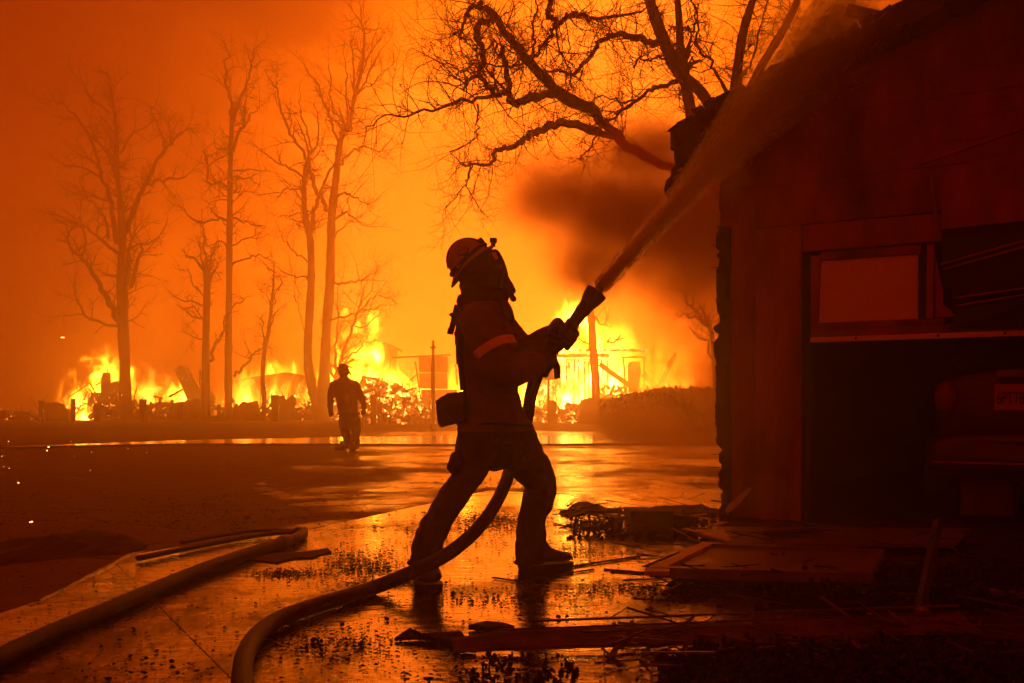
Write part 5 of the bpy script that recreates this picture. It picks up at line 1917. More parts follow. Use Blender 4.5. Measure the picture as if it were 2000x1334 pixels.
# ---- the man walking by the fires
wk = thing('person', 'firefighter walking towards the burning houses, seen from behind, helmet on, arms hanging', 'person', G(682, 877))
wo_ = world_of(wk).translation
D2 = 21.0
b = MB()
dtube(b, [(682, 822, D2, 19, .75), (680, 805, D2, 18, .8), (678, 790, D2, 20, .8), (676, 770, D2, 21, .75), (674, 755, D2, 20, .7), (672, 745, D2, 12, .8)], n=12)
dtube(b, [(652, 752, D2, 7.5), (673, 746, D2, 8), (694, 752, D2, 7.5)], n=10)
dtube(b, [(672, 744, D2, 6.5), (671, 734, D2, 6.5)], n=10)
pball(b, 670, 725, D2, 9, 10, 11)
pball(b, 678, 727, D2, 4, 5, 6)
dtube(b, [(652, 752, D2, 8), (646, 775, D2, 7), (645, 795, D2 - .05, 5.5), (646, 803, D2 - .05, 4)], n=10)
dtube(b, [(694, 752, D2, 8), (705, 775, D2, 7), (711, 792, D2 - .05, 5.2), (711, 799, D2 - .05, 4)], n=10)
dtube(b, [(672, 822, D2, 11), (674, 842, D2, 9), (678, 858, D2, 8), (679, 869, D2, 7.5)], n=10)
dtube(b, [(693, 822, D2, 11), (695, 842, D2, 9), (695, 858, D2, 8), (695, 869, D2, 7.5)], n=10)
s_ = D2 / FPX
for hx, hy, sg_ in ((646, 805, 1), (711, 802, -1)):
    pball(b, hx, hy, D2 - .06, 4.0, 3, 4.5)
    for k, (dx, l_) in enumerate(((-3.2, 6), (-1.2, 7.5), (.9, 7.2), (2.8, 5.5))):
        dtube(b, [(hx + dx * .8, hy + 2, D2 - .06, 1.15), (hx + dx, hy + 2 + l_ * .5, D2 - .08, 1.05), (hx + dx * .9 + sg_ * .8, hy + 2 + l_, D2 - .05, .9)], k=2, n=6)
    dtube(b, [(hx + sg_ * 3, hy, D2 - .06, 1.3), (hx + sg_ * 5, hy + 3, D2 - .08, 1.15), (hx + sg_ * 5.4, hy + 6, D2 - .08, 1.0)], k=2, n=6)
me = fuse(b, 0.016, wo_, 'body', 0.008, 6.0, 1)
for mm in (M['coat'], M['pants'], M['leather']):
    me.materials.append(mm)
for p in me.polygons:
    z_ = p.center.z
    p.material_index = 1 if z_ < .80 else 0
o = bpy.data.objects.new('body', me)
o.parent = wk
COL.objects.link(o)
hc, hf, hu, hs = P(670, 722, D2), Vector((.95, .25, .10)).normalized(), Vector((-.08, -.06, 1)).normalized(), None
hs = hu.cross(hf)
b = MB()
vs, fs = [], []
n = 16
for i in range(6):
    a = (math.pi / 2) * i / 5
    for k in range(n):
        t_ = 2 * math.pi * k / n
        vs.append(hc + hf * (.122 * math.cos(a) * math.cos(t_)) + hs * (.11 * math.cos(a) * math.sin(t_)) + hu * (.135 * math.sin(a)))
for i in range(5):
    for k in range(n):
        fs.append((i * n + k, i * n + (k + 1) % n, (i + 1) * n + (k + 1) % n, (i + 1) * n + k))
b.add(vs, fs)
h_ = obj('helmet', b, M['helmet'], wk, smooth=True)
b = MB()
b.lathe(hc - hu * .012, hu, [(0, .118), (.004, .135), (.014, .128), (.02, .115)], 18)
obj('brim', b, M['helmet'], h_)
b = MB()
b.tube([P(680, 723, D2), P(683, 727, D2), P(685, 733, D2)], [.02, .018, .016], 6)
obj('goggles', b, M['black'], h_)
for (hl_, to_) in (((G(681, 877).x, 21.1), (G(664, 877).x, 20.95)), ((G(697, 877).x - .02, 21.15), (G(697, 877).x + .03, 20.86))):
    boot(wk, Vector((hl_[0], hl_[1], .0)), Vector((to_[0], to_[1], .0)), M['leather'], w=.06)
b = MB()
pts = [P(681, 808, D2) + Vector((math.cos(a) * .215, math.sin(a) * .175, 0)) for a in [2 * math.pi * k / 20 for k in range(21)]]
b.tube(pts, .03, 6, cap=False)
obj('belt', b, M['black'], wk)

# ------------------------------------------------------------------ the water leaving the nozzle


def lerp(a, b, u):
    return a + (b - a) * u


JP = [(1171, 563, 5.20, 9), (1200, 530, 5.30, 11), (1240, 486, 5.42, 13), (1285, 436, 5.58, 16), (1330, 386, 5.74, 20), (1375, 335, 5.92, 26), (1420, 285, 6.10, 34), (1480, 217, 6.34, 46), (1540, 150, 6.58, 58), (1600, 83, 6.80, 70), (1650, 28, 7.0, 80)]
jet = thing('water_jet', 'jet of water leaving the nozzle and striking the garage eave', 'water jet', NZ1)
jet['kind'] = 'stuff'
js = cr(JP, 3)


def vol_mat(name, dens, col, g_):
    m, t, out = new_mat(name)
    pvn = N(t, "ShaderNodeVolumePrincipled", i_Anisotropy=g_, i_Density=dens)
    pvn.inputs["Color"].default_value = (*col, 1)
    L(t, pvn.outputs[0], out.inputs["Volume"])
    return m


for i in range(len(js) - 1):
    a, c = js[i], js[i + 1]
    ra, rb_ = a[3] * a[2] / FPX, c[3] * c[2] / FPX
    rm = (ra + rb_) / 2
    A, Cc = P(*a[:3]), P(*c[:3])
    ax_ = (Cc - A).normalized()
    u = i / (len(js) - 2)
    for nm, k, od, col_, g_ in (('spray_core', .45, lerp(2.0, .06, u ** .35), (.95, .80, .66), .5), ('spray', .85, lerp(.75, .30, u ** .5), (1.0, .96, .90), .82), ('spray_veil', 1.5, lerp(.50, .40, u), (1.0, .96, .90), .82)):
        b = MB()
        b.tube([A + ax_ * .001, Cc - ax_ * .001], [ra * k, rb_ * k], 20)
        obj(nm, b, vol_mat('water_spray', od / (2 * rm * k), col_, g_), jet)
m, t, out = new_mat("water_drops")
bs = N(t, "ShaderNodeBsdfPrincipled", i_Roughness=0.15)
bs.inputs["Base Color"].default_value = (.75, .6, .5, 1)
tr = N(t, "ShaderNodeBsdfTranslucent")
tr.inputs[0].default_value = (.95, .85, .75, 1)
mxs = N(t, "ShaderNodeMixShader", i_0=0.6)
L(t, bs.outputs[0], mxs.inputs[1])
L(t, tr.outputs[0], mxs.inputs[2])
L(t, mxs.outputs[0], out.inputs["Surface"])
M['drops'] = m
rg = random.Random(77)
b = MB()
jl = cr(JP, 8)
for _ in range(8000):
    u = rg.random() ** 1.3
    x = u * (len(jl) - 1.001)
    i = int(x)
    a, c = jl[i], jl[i + 1]
    q = [lerp(a[k], c[k], x - i) for k in range(4)]
    o0 = P(*q[:3])
    dirn = (P(*c[:3]) - P(*a[:3])).normalized()
    rr = q[3] * q[2] / FPX * (1.05 if rg.random() < .6 else 1.7) * math.sqrt(rg.random())
    A_ = Vector((0, 1, 0)) - dirn * dirn.y
    A_.normalize()
    B_ = dirn.cross(A_)
    an = rg.uniform(0, 6.283)
    off = A_ * math.cos(an) * rr + B_ * math.sin(an) * rr
    ln = rg.uniform(.008, .05)
    r0 = rg.uniform(.0009, .0026)
    dd = (dirn + off * .35 / max(.05, 1)).normalized()
    b.tube([o0 + off, o0 + off + dd * ln], [r0, r0 * .4], 3)
obj('droplet', b, M['drops'], jet)
smoke('thin mist of spray bursting off the garage roof edge', [(1440, 270, 6.9, 70, .28, 70), (1500, 205, 6.95, 85, .30, 75), (1570, 130, 6.95, 90, .30, 70), (1640, 60, 6.95, 85, .3, 65), (1420, 340, 6.9, 70, .28, 80)],
      1.9, 3.0, 9, 0.05, 0.8, 7.3, col=(.97, .86, .76), aniso=.75, step=.5, name='mist', soft=.6)
smoke('faint mist hanging before the garage wall', [(1520, 380, 6.9, 150, .35, 110), (1650, 420, 6.7, 130, .35, 90), (1440, 760, 7.2, 90, .4, 200), (1480, 960, 7.0, 130, .4, 60)],
      0.16, 2.0, 12, 0.0, 0.8, 7, col=(.97, .80, .66), aniso=.4, step=.6, name='mist', soft=.6)
smoke('steam drifting low between the hedge and the garage corner', [(1310, 860, 16, 160, 2.2, 90), (1390, 740, 15, 90, 2.0, 140), (1240, 830, 18, 120, 2.2, 70)],
      0.55, .8, 14, 0.0, 0.8, 16, col=(.95, .78, .60), aniso=.45, step=.6, name='steam', soft=.6)

# ------------------------------------------------------------------ the second hose, lying on the ground
h2 = thing('fire_hose', 'slack fire hose lying along the driveway edge and doubling back on itself', 'hose', G(300, 1150))
gz2 = 0.05
h2p = [(-420, 1420), (-200, 1372), (-60, 1312), (0, 1283), (100, 1236), (200, 1194), (300, 1151), (400, 1110), (480, 1082), (540, 1063), (572, 1053), (587, 1046)]
b = MB()
b.tube([Vector(q) for q in cr([tuple(G(x, y, gz2)) for x, y in h2p], 6)] + [G(592, 1043, gz2), G(590, 1040, gz2), G(580, 1039, gz2)], .034, 14)
obj('hose_line', b, M['hose'], h2, smooth=True)
b = MB()
fl = [(582, 1039), (545, 1041), (500, 1046), (440, 1056), (380, 1068), (330, 1078), (272, 1090)]
b.tube([Vector(q) for q in cr([tuple(G(x, y, .038)) for x, y in fl], 5)], .030, 12, ratio=.55, ref=(0, 0, 1))
o_ = obj('hose_line', b, M['hose'], h2, smooth=True)
o_['label'] = 'flattened empty return length of the hose'
b = MB()
a, c = G(548, 1060, gz2), G(566, 1055, gz2)
b.lathe(a, c - a, [(0, .040), (.02, .044), (.05, .044), (.055, .040), (.10, .042)], 16)
obj('coupling', b, M['metal'], h2)
b = MB()
fl = [(600, 1036), (560, 1036), (500, 1037), (430, 1046), (355, 1060)]
b.tube([Vector(q) for q in cr([tuple(G(x, y, .045)) for x, y in fl], 5)], .022, 8, ratio=.5, ref=(0, 0, 1))
tag(obj('batten', b, M['char'], origin=G(480, 1045)), 'thin charred batten lying beside the doubled-back hose', 'batten')


# ------------------------------------------------------------------ wreckage on the driveway


def gpoly(pts, z):
    return [G(x, y, z) for x, y in pts]


def bar(a, b, w, h, za, zb, m, name, label, cat, group=None):
    mb = MB()
    mb.beam(G(*a, za), G(*b, zb), w, h)
    return tag(obj(name, mb, M[m] if isinstance(m, str) else m), label, cat, group)


# long bent metal door section lying across the front
sec = thing('door_section', 'long bent metal door section lying across the wet driveway, its end crumpled', 'door section', G(1300, 1275))
Lp, Rp = G(885, 1268, .03), G(1905, 1225, .05)
ax = (Rp - Lp)
ln = ax.length
ax.normalize()
sd = Vector((0, 0, 1)).cross(ax)
if sd.y < 0:
    sd = -sd
prof = [(-.045, .004), (-.040, .022), (-.020, .024), (.0, .044), (.018, .048), (.045, .064), (.052, .060), (.066, .078), (.08, .083), (.105, .088), (.11, .075)]
secs = []
for i in range(15):
    u = i / 14
    wob = .006 * math.sin(u * 9) + .004 * noise.noise(Vector((u * 7, 0, 3)))
    sq = 1.0 if u > .12 else .62 + .38 * u / .12
    c = Lp + ax * (ln * u)
    fr = [c + sd * (a * sq) + Vector((0, 0, z_ * (sq * (1 - .25 * max(0, u - .7))) + wob)) for a, z_ in prof]
    bk = [c + sd * (a * sq + .004) + Vector((0, 0, z_ * (sq * (1 - .25 * max(0, u - .7))) + wob - .006)) for a, z_ in reversed(prof)]
    secs.append([Vector((q.x, q.y, .016 + (q.z - .016) * .55)) for q in fr + bk])
b = MB()
loft(b, secs)
M['sheet'] = mat("sooty_sheet_metal", (0.17, 0.042, 0.024), (0.045, 0.014, 0.010), 0.46, 4, 0.5, 24, metal=0.25, rough2=0.62)
obj('panel', b, M['sheet'], sec)
b = MB()
b.prism([G(770, 1246, .03), G(800, 1226, .06), G(824, 1236, .05), G(900, 1232, .06), G(930, 1270, .03), G(880, 1262, .03), G(822, 1243, .03)], (0, 0, -.012))
o_ = obj('torn_end', b, M['char'], sec)
b = MB()
b.beam(Lp + sd * .113 + Vector((0, 0, .066)) + ax * .3, Rp + sd * .113 + Vector((0, 0, .062)), .014, .008)
obj('top_rail', b, M['sheet'], sec)
b = MB()
b.beam(Lp + sd * .049 + Vector((0, 0, .052)) + ax * .15, Rp + sd * .046 + Vector((0, 0, .048)), .006, .007)
obj('rib', b, M['sheet'], sec)
for u in (.30, .62, .80):
    b = MB()
    b.lathe(Lp + ax * (ln * u) + sd * .058 + Vector((0, 0, .052)), (0, -.3, 1), [(0, .011), (.006, .009), (.009, .004)], 8)
    obj('bolt', b, M['metal'], sec)

# framed panel lying flat
fp = thing('framed_panel', 'pale edged framed door panel lying flat on the driveway before the garage', 'panel', G(1490, 1095))
z1 = .115
quad = [G(1268, 1108, z1), G(1700, 1120, z1), G(1728, 1073, z1), G(1372, 1058, z1)]
cx = sum((q for q in quad), Vector()) / 4
ins = [cx + (q - cx) * .86 for q in quad]
b = MB()
b.prism([q + Vector((0, 0, -.018)) for q in ins], (0, 0, -.03))
obj('infill', b, M['fallen'], fp)
for i in range(4):
    a, c, c2, a2 = quad[i], quad[(i + 1) % 4], ins[(i + 1) % 4], ins[i]
    b = MB()
    b.prism([a + (c - a) * .002, c - (c - a) * .002, c2, a2], (0, 0, -.05))
    o_ = obj('rail', b, M['white'] if i in (3,) else M['fallen'], fp)
    if i == 3:
        o_['label'] = 'pale scuffed end rail of the frame'
b = MB()
b.prism([G(1262, 1108, .112), G(1308, 1109, .112), G(1308, 1116, .112), G(1258, 1116, .112)], (0, 0, -.02))
obj('splinter', b, M['white'], fp)
up = thing('sheet_of_board', 'dark board lying under the framed panel', 'board', G(1500, 1120))
b = MB()
b.prism([G(1310, 1120, .05), G(1690, 1148, .05), G(1712, 1105, .05), G(1400, 1085, .05)], (0, 0, -.03))
obj('sheet', b, M['fallen'], up)
for q in ((1340, 1122), (1660, 1128), (1420, 1075), (1690, 1090)):
    b = MB()
    b.box(G(*q, .03) + Vector((0, .05, -.0)), (.08, .08, .05))
    obj('batten', b, M['char'], up)
bd_ = thing('long_board', 'long flat board lying behind the framed panel, its near corner pale', 'board', G(1600, 1050))
b = MB()
b.prism([G(1330, 1032, .07), G(1395, 1028, .07), G(1896, 1032, .07), G(1862, 1062, .07), G(1440, 1060, .07)], (0, 0, -.025))
obj('board', b, M['fallen'], bd_)
b = MB()
b.prism([G(1330, 1032, .074), G(1350, 1028, .074), G(1430, 1052, .074), G(1424, 1056, .074)], (0, 0, -.010))
obj('edge_strip', b, M['white'], bd_)
b = MB()
b.prism([G(1390, 1042, .079), G(1412, 1030, .079), G(1424, 1048, .079), G(1416, 1050, .079)], (0, 0, -.004))
obj('scrap', b, M['white'], bd_)

# post leaning on the wreckage
ps = thing('leaning_post', 'charred post propped upright at a slant at the end of the metal door section', 'post', G(1800, 1200))
b = MB()
b.beam(P(1797, 1192, 3.95), P(1833, 1018, 4.6), .036, .030, up=(0, 1, 0))
obj('post', b, M['char'], ps)
b = MB()
b.lathe(P(1800, 1190, 3.93) - Vector((0, 0, .02)), (0, 0, 1), [(0, .03), (.02, .03), (.03, .016)], 10)
obj('foot', b, M['metal'], ps)

# burnt box, chair frame, planks by the corner
bx = thing('burnt_box', 'black burnt box standing on the wet driveway near the garage corner', 'box', G(1275, 1048))
c = G(1272, 1050)
c.y += .14
b = MB()
b.box(c + Vector((0, 0, .088)), (.30, .26, .165), rotm(0, 0, .06))
obj('carcass', b, M['char'], bx)
b = MB()
b.box(c + Vector((0, 0, .176)), (.31, .27, .010), rotm(0, 0, .06))
obj('lid', b, M['char'], bx)
b = MB()
b.box(c + Vector((.24, .05, .075)), (.16, .18, .12), rotm(0, .1, .5))
tag(obj('burnt_block', b, M['char']), 'charred block beside the burnt box', 'block')
cf = thing('chair_frame', 'crushed metal chair frame by the burnt box', 'chair frame', G(1165, 1045))
d = 6.9
for pts in ([(1120, 1042), (1126, 1008), (1150, 1001), (1208, 999)], [(1132, 1046), (1134, 1020), (1190, 1022), (1196, 1046)], [(1150, 1001), (1154, 1032), (1204, 1026)], [(1166, 1003), (1172, 1018), (1180, 1030), (1186, 1046)], [(1208, 999), (1212, 1020), (1204, 1040)]):
    b = MB()
    b.tube([P(x, y, d + rnd(-.15, .15)) for x, y in pts], .010, 6)
    obj('bar', b, M['char'], cf)
b = MB()
b.prism([P(x, y, d + .05) for x, y in ((1140, 1030), (1196, 1024), (1200, 1034), (1146, 1040))], (0, .10, .0))
obj('seat_plate', b, M['char'], cf)
tag(obj('scorched_tin', MB().prism(gpoly([(1184, 1024), (1202, 1018), (1226, 1030), (1222, 1034), (1204, 1026), (1190, 1032)], .06), (0, 0, -.012)), M['white']), 'bent pale scrap of tin between the chair frame and the burnt box', 'scrap')
bl_ = MB()
bl_.box(G(1204, 1050) + Vector((0, .1, .07)), (.075, .08, .14), rotm(.2, .1, .4))
tag(obj('charred_stub', bl_, M['char']), 'short charred stub standing between chair frame and box', 'block')
sp = MB()
sp.prism([WP(x, y, .16) for x, y in ((1416, 998), (1424, 984), (1438, 974), (1446, 966), (1462, 952), (1468, 954), (1454, 972), (1440, 988), (1420, 1004))], GN * -.015)
tag(obj('splintered_board', sp, M['white']), 'pale splintered board end leaning on the garage corner', 'board')
for a, c, w_, h_, za, zb, m_, nm, lb in (
        ((1318, 1012), (1380, 1004), .03, .012, .10, .14, 'white', 'lath', 'thin pale edged lath sticking out of the rubble toward the corner'),
        ((1150, 1004), (1215, 995), .03, .02, .12, .16, 'char', 'lath', 'thin dark lath lying over the crushed chair frame'),
        ((1390, 1026), (1418, 1020), .05, .01, .05, .05, 'white', 'lath', 'small pale scrap of lath on the rubble below the corner'),
        ((1180, 1112), (1272, 1120), .014, .010, .02, .02, 'char', 'batten', 'thin dark batten running to the near corner of the framed panel'),
        ((965, 1128), (1012, 1135), .009, .008, .022, .022, 'char', 'stick', 'short charred stick by the front boot'),
        ((1010, 1134), (1160, 1112), .008, .008, .022, .022, 'char', 'stick', 'long thin stick pointing from the front boot to the framed panel'),
        ((1120, 1106), (1250, 1086), .010, .010, .022, .022, 'char', 'wire', 'thin dark wire running from the boot toe across the wet slab'),
        ((1760, 1108), (1960, 1128), .06, .02, .03, .03, 'sheet', 'plank', 'dark plank beyond the leaning post'),
        ((1850, 1145), (2060, 1170), .07, .02, .05, .05, 'fallen', 'plank', 'dull plank nearest the frame end, beyond the leaning post'),
        ((1740, 1095), (1830, 1112), .05, .02, .03, .03, 'sheet', 'plank', 'short dark plank between the framed panel and the leaning post'),
        ((1500, 1042), (1600, 1036), .10, .02, .10, .10, 'char', 'plank', 'black burnt plank lying on the long board')):
    bar(a, c, w_, h_, za, zb, m_, nm, lb, nm)
tag(obj('dark_sheet', MB().prism(gpoly([(488, 1092), (520, 1082), (600, 1076), (640, 1070), (648, 1078), (628, 1081), (610, 1088), (575, 1089), (540, 1098)], .024), (0, 0, -.006)), M['shingle']), 'flat dark sheet beside the slack hose', 'scrap')  # thin flat sheet laid as a dark patch on the ground
tag(obj('dark_sheet', MB().prism(gpoly([(915, 1220), (950, 1212), (985, 1216), (1005, 1222), (960, 1226)], .04), (0, 0, -.02)), M['shingle']), 'black curled scrap behind the metal door section', 'scrap')


def heap(name, label, x0, x1, y0, y1, hgt, n, seed, size, m='coal', prof=None):
    rg = random.Random(seed)
    mb = MB()
    for _ in range(n):
        px, py = rg.uniform(x0, x1), rg.uniform(y0, y1)
        p = G(px, py)
        u = (px - x0) / (x1 - x0)
        v = (py - y0) / (y1 - y0)
        top = hgt * math.sin(math.pi * min(.98, max(.02, u))) ** .6 * math.sin(math.pi * min(.95, max(.05, v))) ** .6
        s = rg.uniform(*size)
        p.z = rg.random() * top + .012
        R = rotm(rg.uniform(0, 6), rg.uniform(0, 6), rg.uniform(0, 6))
        k = rg.random()
        if k < .3:
            mb.box(p, (s * rg.uniform(1.5, 4), s * .6, s * .35), R)
        else:
            vs = [p + R @ Vector((s * rg.uniform(.6, 1) * x, s * rg.uniform(.5, 1) * y, s * rg.uniform(.5, .9) * z_)) for x, y, z_ in ((1, 0, 0), (-1, 0, 0), (0, 1, 0), (0, -1, 0), (0, 0, 1), (0, 0, -1))]
            mb.add(vs, [(0, 2, 4), (2, 1, 4), (1, 3, 4), (3, 0, 4), (2, 0, 5), (1, 2, 5), (3, 1, 5), (0, 3, 5)])
    return tag(obj(name, mb, M[m]), label, 'rubble', None, 'stuff')


# banks of ash and soil
def bank(label, pts, name='ash_bank', m='soil', seed=1):
    """ridge through (px, py, height, half width)"""
    mb = MB()
    sm = cr(pts, 5)
    rows = 8
    vs = []
    fs = []
    for i, (px, py, h_, w_) in enumerate(sm):
        c = G(px, py)
        for j in range(rows + 1):
            v = -1 + 2 * j / rows
            nn_ = noise.noise(Vector((px * .05, v * 2, seed)))
            n2 = noise.noise(Vector((px * .16, v * 5, seed + 4)))
            vs.append(c + Vector((0, v * w_, max(-.02, h_ * (1 - v * v) * (1 + .5 * nn_ + .3 * n2) - .012))))
    for i in range(len(sm) - 1):
        for j in range(rows):
            a = i * (rows + 1) + j
            fs.append((a, a + rows + 1, a + rows + 2, a + 1))
    mb.add(vs, fs)
    return tag(obj(name, mb, M[m], smooth=False), label, 'bank', None, 'stuff')


bank('bank of wet ash and soil running to the garage corner', [(1085, 1012, .02, .3), (1115, 1004, .06, .5), (1145, 996, .08, .6), (1190, 1000, .035, .6), (1250, 1000, .03, .6), (1310, 1002, .06, .5), (1370, 1004, .08, .5), (1420, 1012, .06, .4)], seed=2)
bank('low dark bank of ash at the edge of the asphalt beyond the runnel', [(-200, 1120, .05, .7), (-60, 1095, .08, .8), (60, 1080, .09, .7), (160, 1070, .10, .6), (230, 1070, .07, .4), (275, 1075, .03, .2)], seed=3)
bank('drift of burnt matter along the foot of the garage', [(1400, 1030, .05, .3), (1480, 1045, .07, .3), (1560, 1050, .06, .3), (1700, 1060, .05, .3), (1900, 1075, .05, .3), (2100, 1090, .05, .3)], seed=4, m='coal')
heap('rubble', 'burnt rubble spread round the foot of the garage corner', 1110, 1440, 1000, 1062, .05, 260, 31, (.010, .035))
heap('rubble', 'burnt rubble under and behind the leaning post', 1480, 2100, 1120, 1200, .10, 700, 32, (.010, .04))
heap('rubble', 'black rubble covering the near corner of the driveway', 1290, 2150, 1275, 1420, .11, 2300, 33, (.008, .032))
heap('rubble', 'black rubble below the crumpled end of the door section', 905, 1130, 1285, 1400, .03, 260, 34, (.006, .02))


def splinters(label, x0, x1, y0, y1, n, seed, z=.10, m='char'):
    rg = random.Random(seed)
    mb = MB()
    for _ in range(n):
        p = G(rg.uniform(x0, x1), rg.uniform(y0, y1))
        p.z = rg.random() ** 2 * z + .014
        l_ = rg.uniform(.05, .34)
        a_ = rg.gauss(0, .5) + (1.4 if rg.random() < .2 else 0)
        dirn = Vector((math.cos(a_), math.sin(a_), rg.gauss(0, .16)))
        mb.beam(p - dirn * l_ / 2, p + dirn * l_ / 2, rg.uniform(.004, .022), rg.uniform(.003, .012), taper=rg.uniform(.1, .8))
    return tag(obj('splinters', mb, M[m]), label, 'debris', None, 'stuff')


splinters('charred splinters strewn over and around the fallen panels', 1240, 1950, 1040, 1180, 230, 51, .10)
splinters('splinters and strips lying over the dark near corner', 1180, 2050, 1230, 1330, 170, 52, .12, 'sheet')
splinters('splinters in the rubble by the burnt box', 1100, 1420, 1000, 1060, 120, 53, .14)
splinters('pale scraps among the rubble before the garage', 1300, 1900, 1030, 1190, 34, 54, .08, 'fallen')

# lumps of charcoal scattered over the wet concrete
rg = random.Random(99)


def lump_mesh(seed):
    r_ = random.Random(seed)
    bm = bmesh.new()
    bmesh.ops.create_icosphere(bm, subdivisions=1, radius=1)
    ax_ = (r_.uniform(.8, 1.4), r_.uniform(.6, 1.0), r_.uniform(.55, .95))
    for v in bm.verts:
        k = r_.uniform(.72, 1.22)
        v.co = Vector((v.co.x * ax_[0], v.co.y * ax_[1], v.co.z * ax_[2])) * k
    me = bpy.data.meshes.new('charcoal_lump')
    bm.to_mesh(me)
    bm.free()
    me.materials.append(M['coal'])
    return me


lumps = [lump_mesh(s) for s in range(7)]
named = [(222, 1299, 9, 'by the near end of the slack hose', 0), (335, 1295, 12, 'flat', 0), (340, 1305, 7, '', 0), (388, 1310, 6, '', 0), (161, 1312, 8, '', 0), (212, 1328, 11, '', 0), (375, 1184, 6, '', 0), (499, 1179, 5, '', 0), (655, 1196, 9, '', 0),
         (668, 1222, 11, '', 0), (600, 1275, 10, '', 0), (548, 1272, 6, '', 0), (541, 1243, 6, '', 0), (612, 1253, 13, '', 0), (620, 1252, 9, '', 0), (692, 1255, 8, '', 0), (704, 1262, 12, '', 0), (676, 1262, 7, '', 0), (750, 1265, 7, '', 0), (756, 1211, 9, '', 0), (754, 1185, 7, '', 0),
         (795, 1318, 9, '', 0), (816, 1322, 6, '', 0), (842, 1319, 9, '', 0), (860, 1321, 6, '', 0), (904, 1215, 9, '', 0), (893, 1173, 7, '', 0), (864, 1174, 6, '', 0), (948, 1160, 6, '', 0), (888, 1161, 5, '', 0), (1090, 1207, 11, '', 0), (1107, 1207, 11, '', 0),
         (1184, 1198, 9, '', 0), (1272, 1191, 10, '', 0), (1406, 1188, 12, '', 0), (1138, 1135, 7, '', 0), (1178, 1123, 5, '', 0), (1284, 1163, 7, '', 0), (1361, 1170, 9, '', 0), (1345, 1174, 5, '', 0), (1210, 1303, 12, '', 0), (1244, 1330, 10, '', 0), (965, 1162, 6, '', 0),
         (640, 1105, 7, '', 0), (665, 1112, 8, '', 0), (700, 1098, 7, '', 0), (720, 1104, 9, '', 0), (690, 1115, 8, '', 0), (735, 1092, 6, '', 0), (560, 1117, 7, '', 0), (545, 1120, 9, '', 0), (712, 1130, 8, '', 0), (728, 1128, 6, '', 0), (655, 1080, 6, '', 0), (680, 1086, 7, '', 0), (750, 1110, 8, '', 0)]
def lump_label(px, py):
    if py < 1040:
        return 'cinder-sized charcoal lump on the slabs beyond the two boots'
    if py < 1140 and px < 780:
        return 'charcoal lump in the dense scatter between the slack hose and the rear boot'
    if py < 1140:
        return 'charcoal lump on the wet slab about the front boot'
    if px < 460:
        return 'charcoal lump between the slack hose and the bend of the charged hose'
    if px < 800 and py > 1165:
        return 'charcoal lump on the wet slab inside the bend of the charged hose'
    if py < 1200 and px < 1100:
        return 'charcoal lump lying near the reflections of the boots'
    if py < 1200:
        return 'charcoal lump between the framed panel and the metal door section'
    return 'charcoal lump by the crumpled end of the metal door section'


lab0 = 'small lump of black charcoal lying loose on the wet driveway'
for i, (px, py, s, _, _) in enumerate(named):
    p = G(px, py, .02)
    r = s * .5 * p.y / FPX
    o = bpy.data.objects.new('charcoal_lump', lumps[i % 7])
    o.location = p + Vector((0, 0, r * .55))
    o.scale = (r * rg.uniform(.9, 1.2), r * rg.uniform(.8, 1.2), r * rg.uniform(.8, 1.1))
    o.rotation_euler = (rg.uniform(-.4, .4), rg.uniform(-.4, .4), rg.uniform(0, 6))
    COL.objects.link(o)
    tag(o, lump_label(px, py), 'charcoal', 'lumps of charcoal scattered over the wet driveway')
lump_n = 56
for _ in range(150):
    cl = rg.choice([(700, 1095, 60, 22), (660, 1085, 50, 20), (720, 1112, 50, 14), (1200, 1150, 110, 12), (1320, 1160, 70, 16), (560, 1120, 60, 8), (900, 1165, 90, 20), (1000, 1180, 90, 25), (650, 1260, 110, 20), (300, 1290, 140, 30), (840, 1310, 80, 20), (980, 1010, 60, 14), (900, 1015, 80, 16)])
    px, py = rg.gauss(cl[0], cl[2] * .6), rg.gauss(cl[1], cl[3] * .6)
    if py < 985:
        continue
    p = G(px, py, .02)
    r = rg.uniform(.0045, .011)
    o = bpy.data.objects.new('charcoal_lump', lumps[rg.randrange(7)])
    o.location = p + Vector((0, 0, r * .5))
    o.scale = (r * rg.uniform(.9, 1.3), r, r * rg.uniform(.7, 1.1))
    o.rotation_euler = (rg.uniform(-.4, .4), rg.uniform(-.4, .4), rg.uniform(0, 6))
    COL.objects.link(o)
    tag(o, lump_label(px, py), 'charcoal', 'lumps of charcoal scattered over the wet driveway')
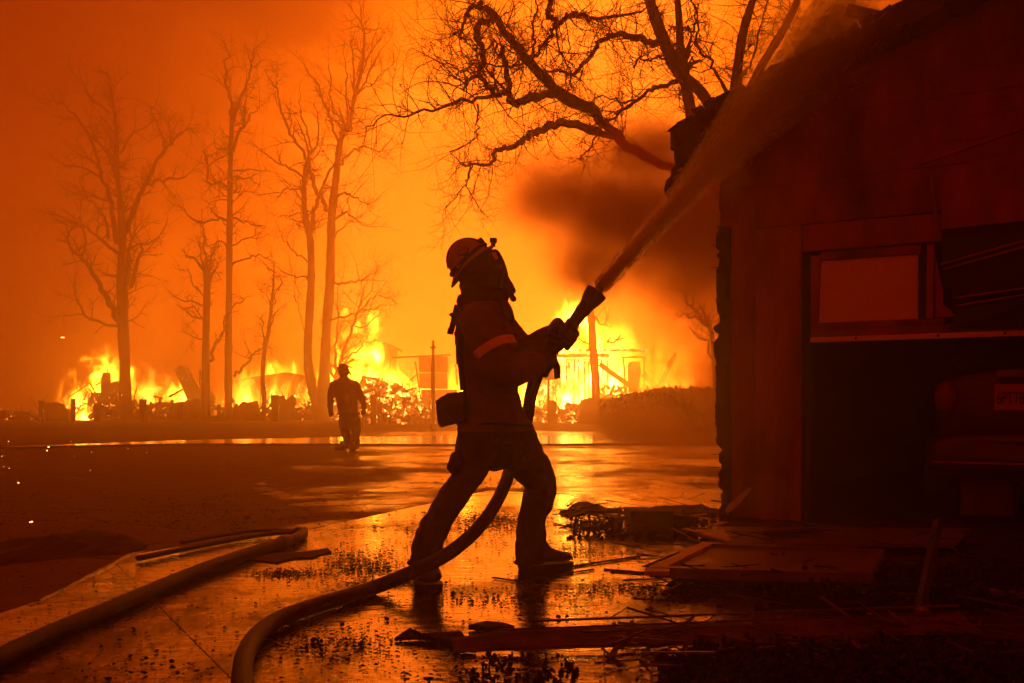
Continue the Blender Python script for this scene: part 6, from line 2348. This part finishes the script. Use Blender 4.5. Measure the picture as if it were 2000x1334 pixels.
# grit and cinders too small to count
mb = MB()
for _ in range(12000):
    if rg.random() < .75:
        cl = rg.choice([(700, 1095, 75, 24), (720, 1110, 60, 18), (1210, 1150, 120, 14), (1330, 1162, 80, 18), (560, 1120, 70, 8), (960, 1165, 150, 22), (980, 1012, 80, 14), (930, 1030, 120, 30), (1000, 940, 110, 25), (1080, 900, 70, 20), (650, 1260, 140, 30), (850, 1060, 180, 30), (1130, 1080, 90, 20), (760, 1140, 80, 6), (380, 1000, 200, 40)])
        px, py = rg.gauss(cl[0], cl[2] * .6), rg.gauss(cl[1], cl[3] * .6)
    else:
        px, py = rg.uniform(0, 1420), rg.uniform(890, 1330)
    if py < 880:
        continue
    p = G(px, py, .02 if py > 1000 else .004)
    r = rg.uniform(.002, .0065) * (1.0 if p.y < 7 else 1.8) * (1.6 if rg.random() < .25 else 1.0)
    R = rotm(0, 0, rg.uniform(0, 6))
    vs = [p + R @ Vector((r * rg.uniform(.7, 1.6) * x, r * rg.uniform(.7, 1.3) * y, r * .7 * z_ + r * .3)) for x, y, z_ in ((1, 0, 0), (-1, 0, 0), (0, 1, 0), (0, -1, 0), (0, 0, 1))]
    mb.add(vs, [(0, 2, 4), (2, 1, 4), (1, 3, 4), (3, 0, 4)])
tag(obj('cinders', mb, M['coal'], origin=(0, 5, 0)), 'fine cinders and grit strewn over the wet ground', 'grit', None, 'stuff')

# sparks and flying ash
mb = MB()
for _ in range(34):
    px, py = rg.uniform(0, 330), rg.uniform(770, 920)
    if rg.random() < .25:
        px, py = rg.uniform(0, 600), rg.uniform(560, 800)
    d = rg.uniform(9, 40)
    p = P(px, py, d)
    if p.z < .02:
        p = G(px, py, .02)
    r = rg.uniform(.22, .5) * p.y / FPX
    dirn = Vector((rg.gauss(0, 1), rg.gauss(0, .4), rg.gauss(0, .5))).normalized()
    mb.tube([p - dirn * r * rg.uniform(.8, 2.4), p + dirn * r * rg.uniform(.8, 2.4)], [r, r * .7], 4)
for px, py, r in ((62, 1019, 1.7), (58, 1020, 0.9), (124, 659, 1.4), (120, 659, 1.2), (36, 943, 1.3), (95, 873, 1.3), (92, 880, 1.1)):
    p = P(px, py, 6)
    if p.z < .02:
        p = G(px, py, .04)
    mb.ball(p, (r * p.y / FPX * 1.4, r * p.y / FPX, r * p.y / FPX * .8), 6)
tag(obj('sparks', mb, M['spark'], origin=(0, 10, 0)), 'drifting sparks low over the ground', 'sparks', None, 'stuff')
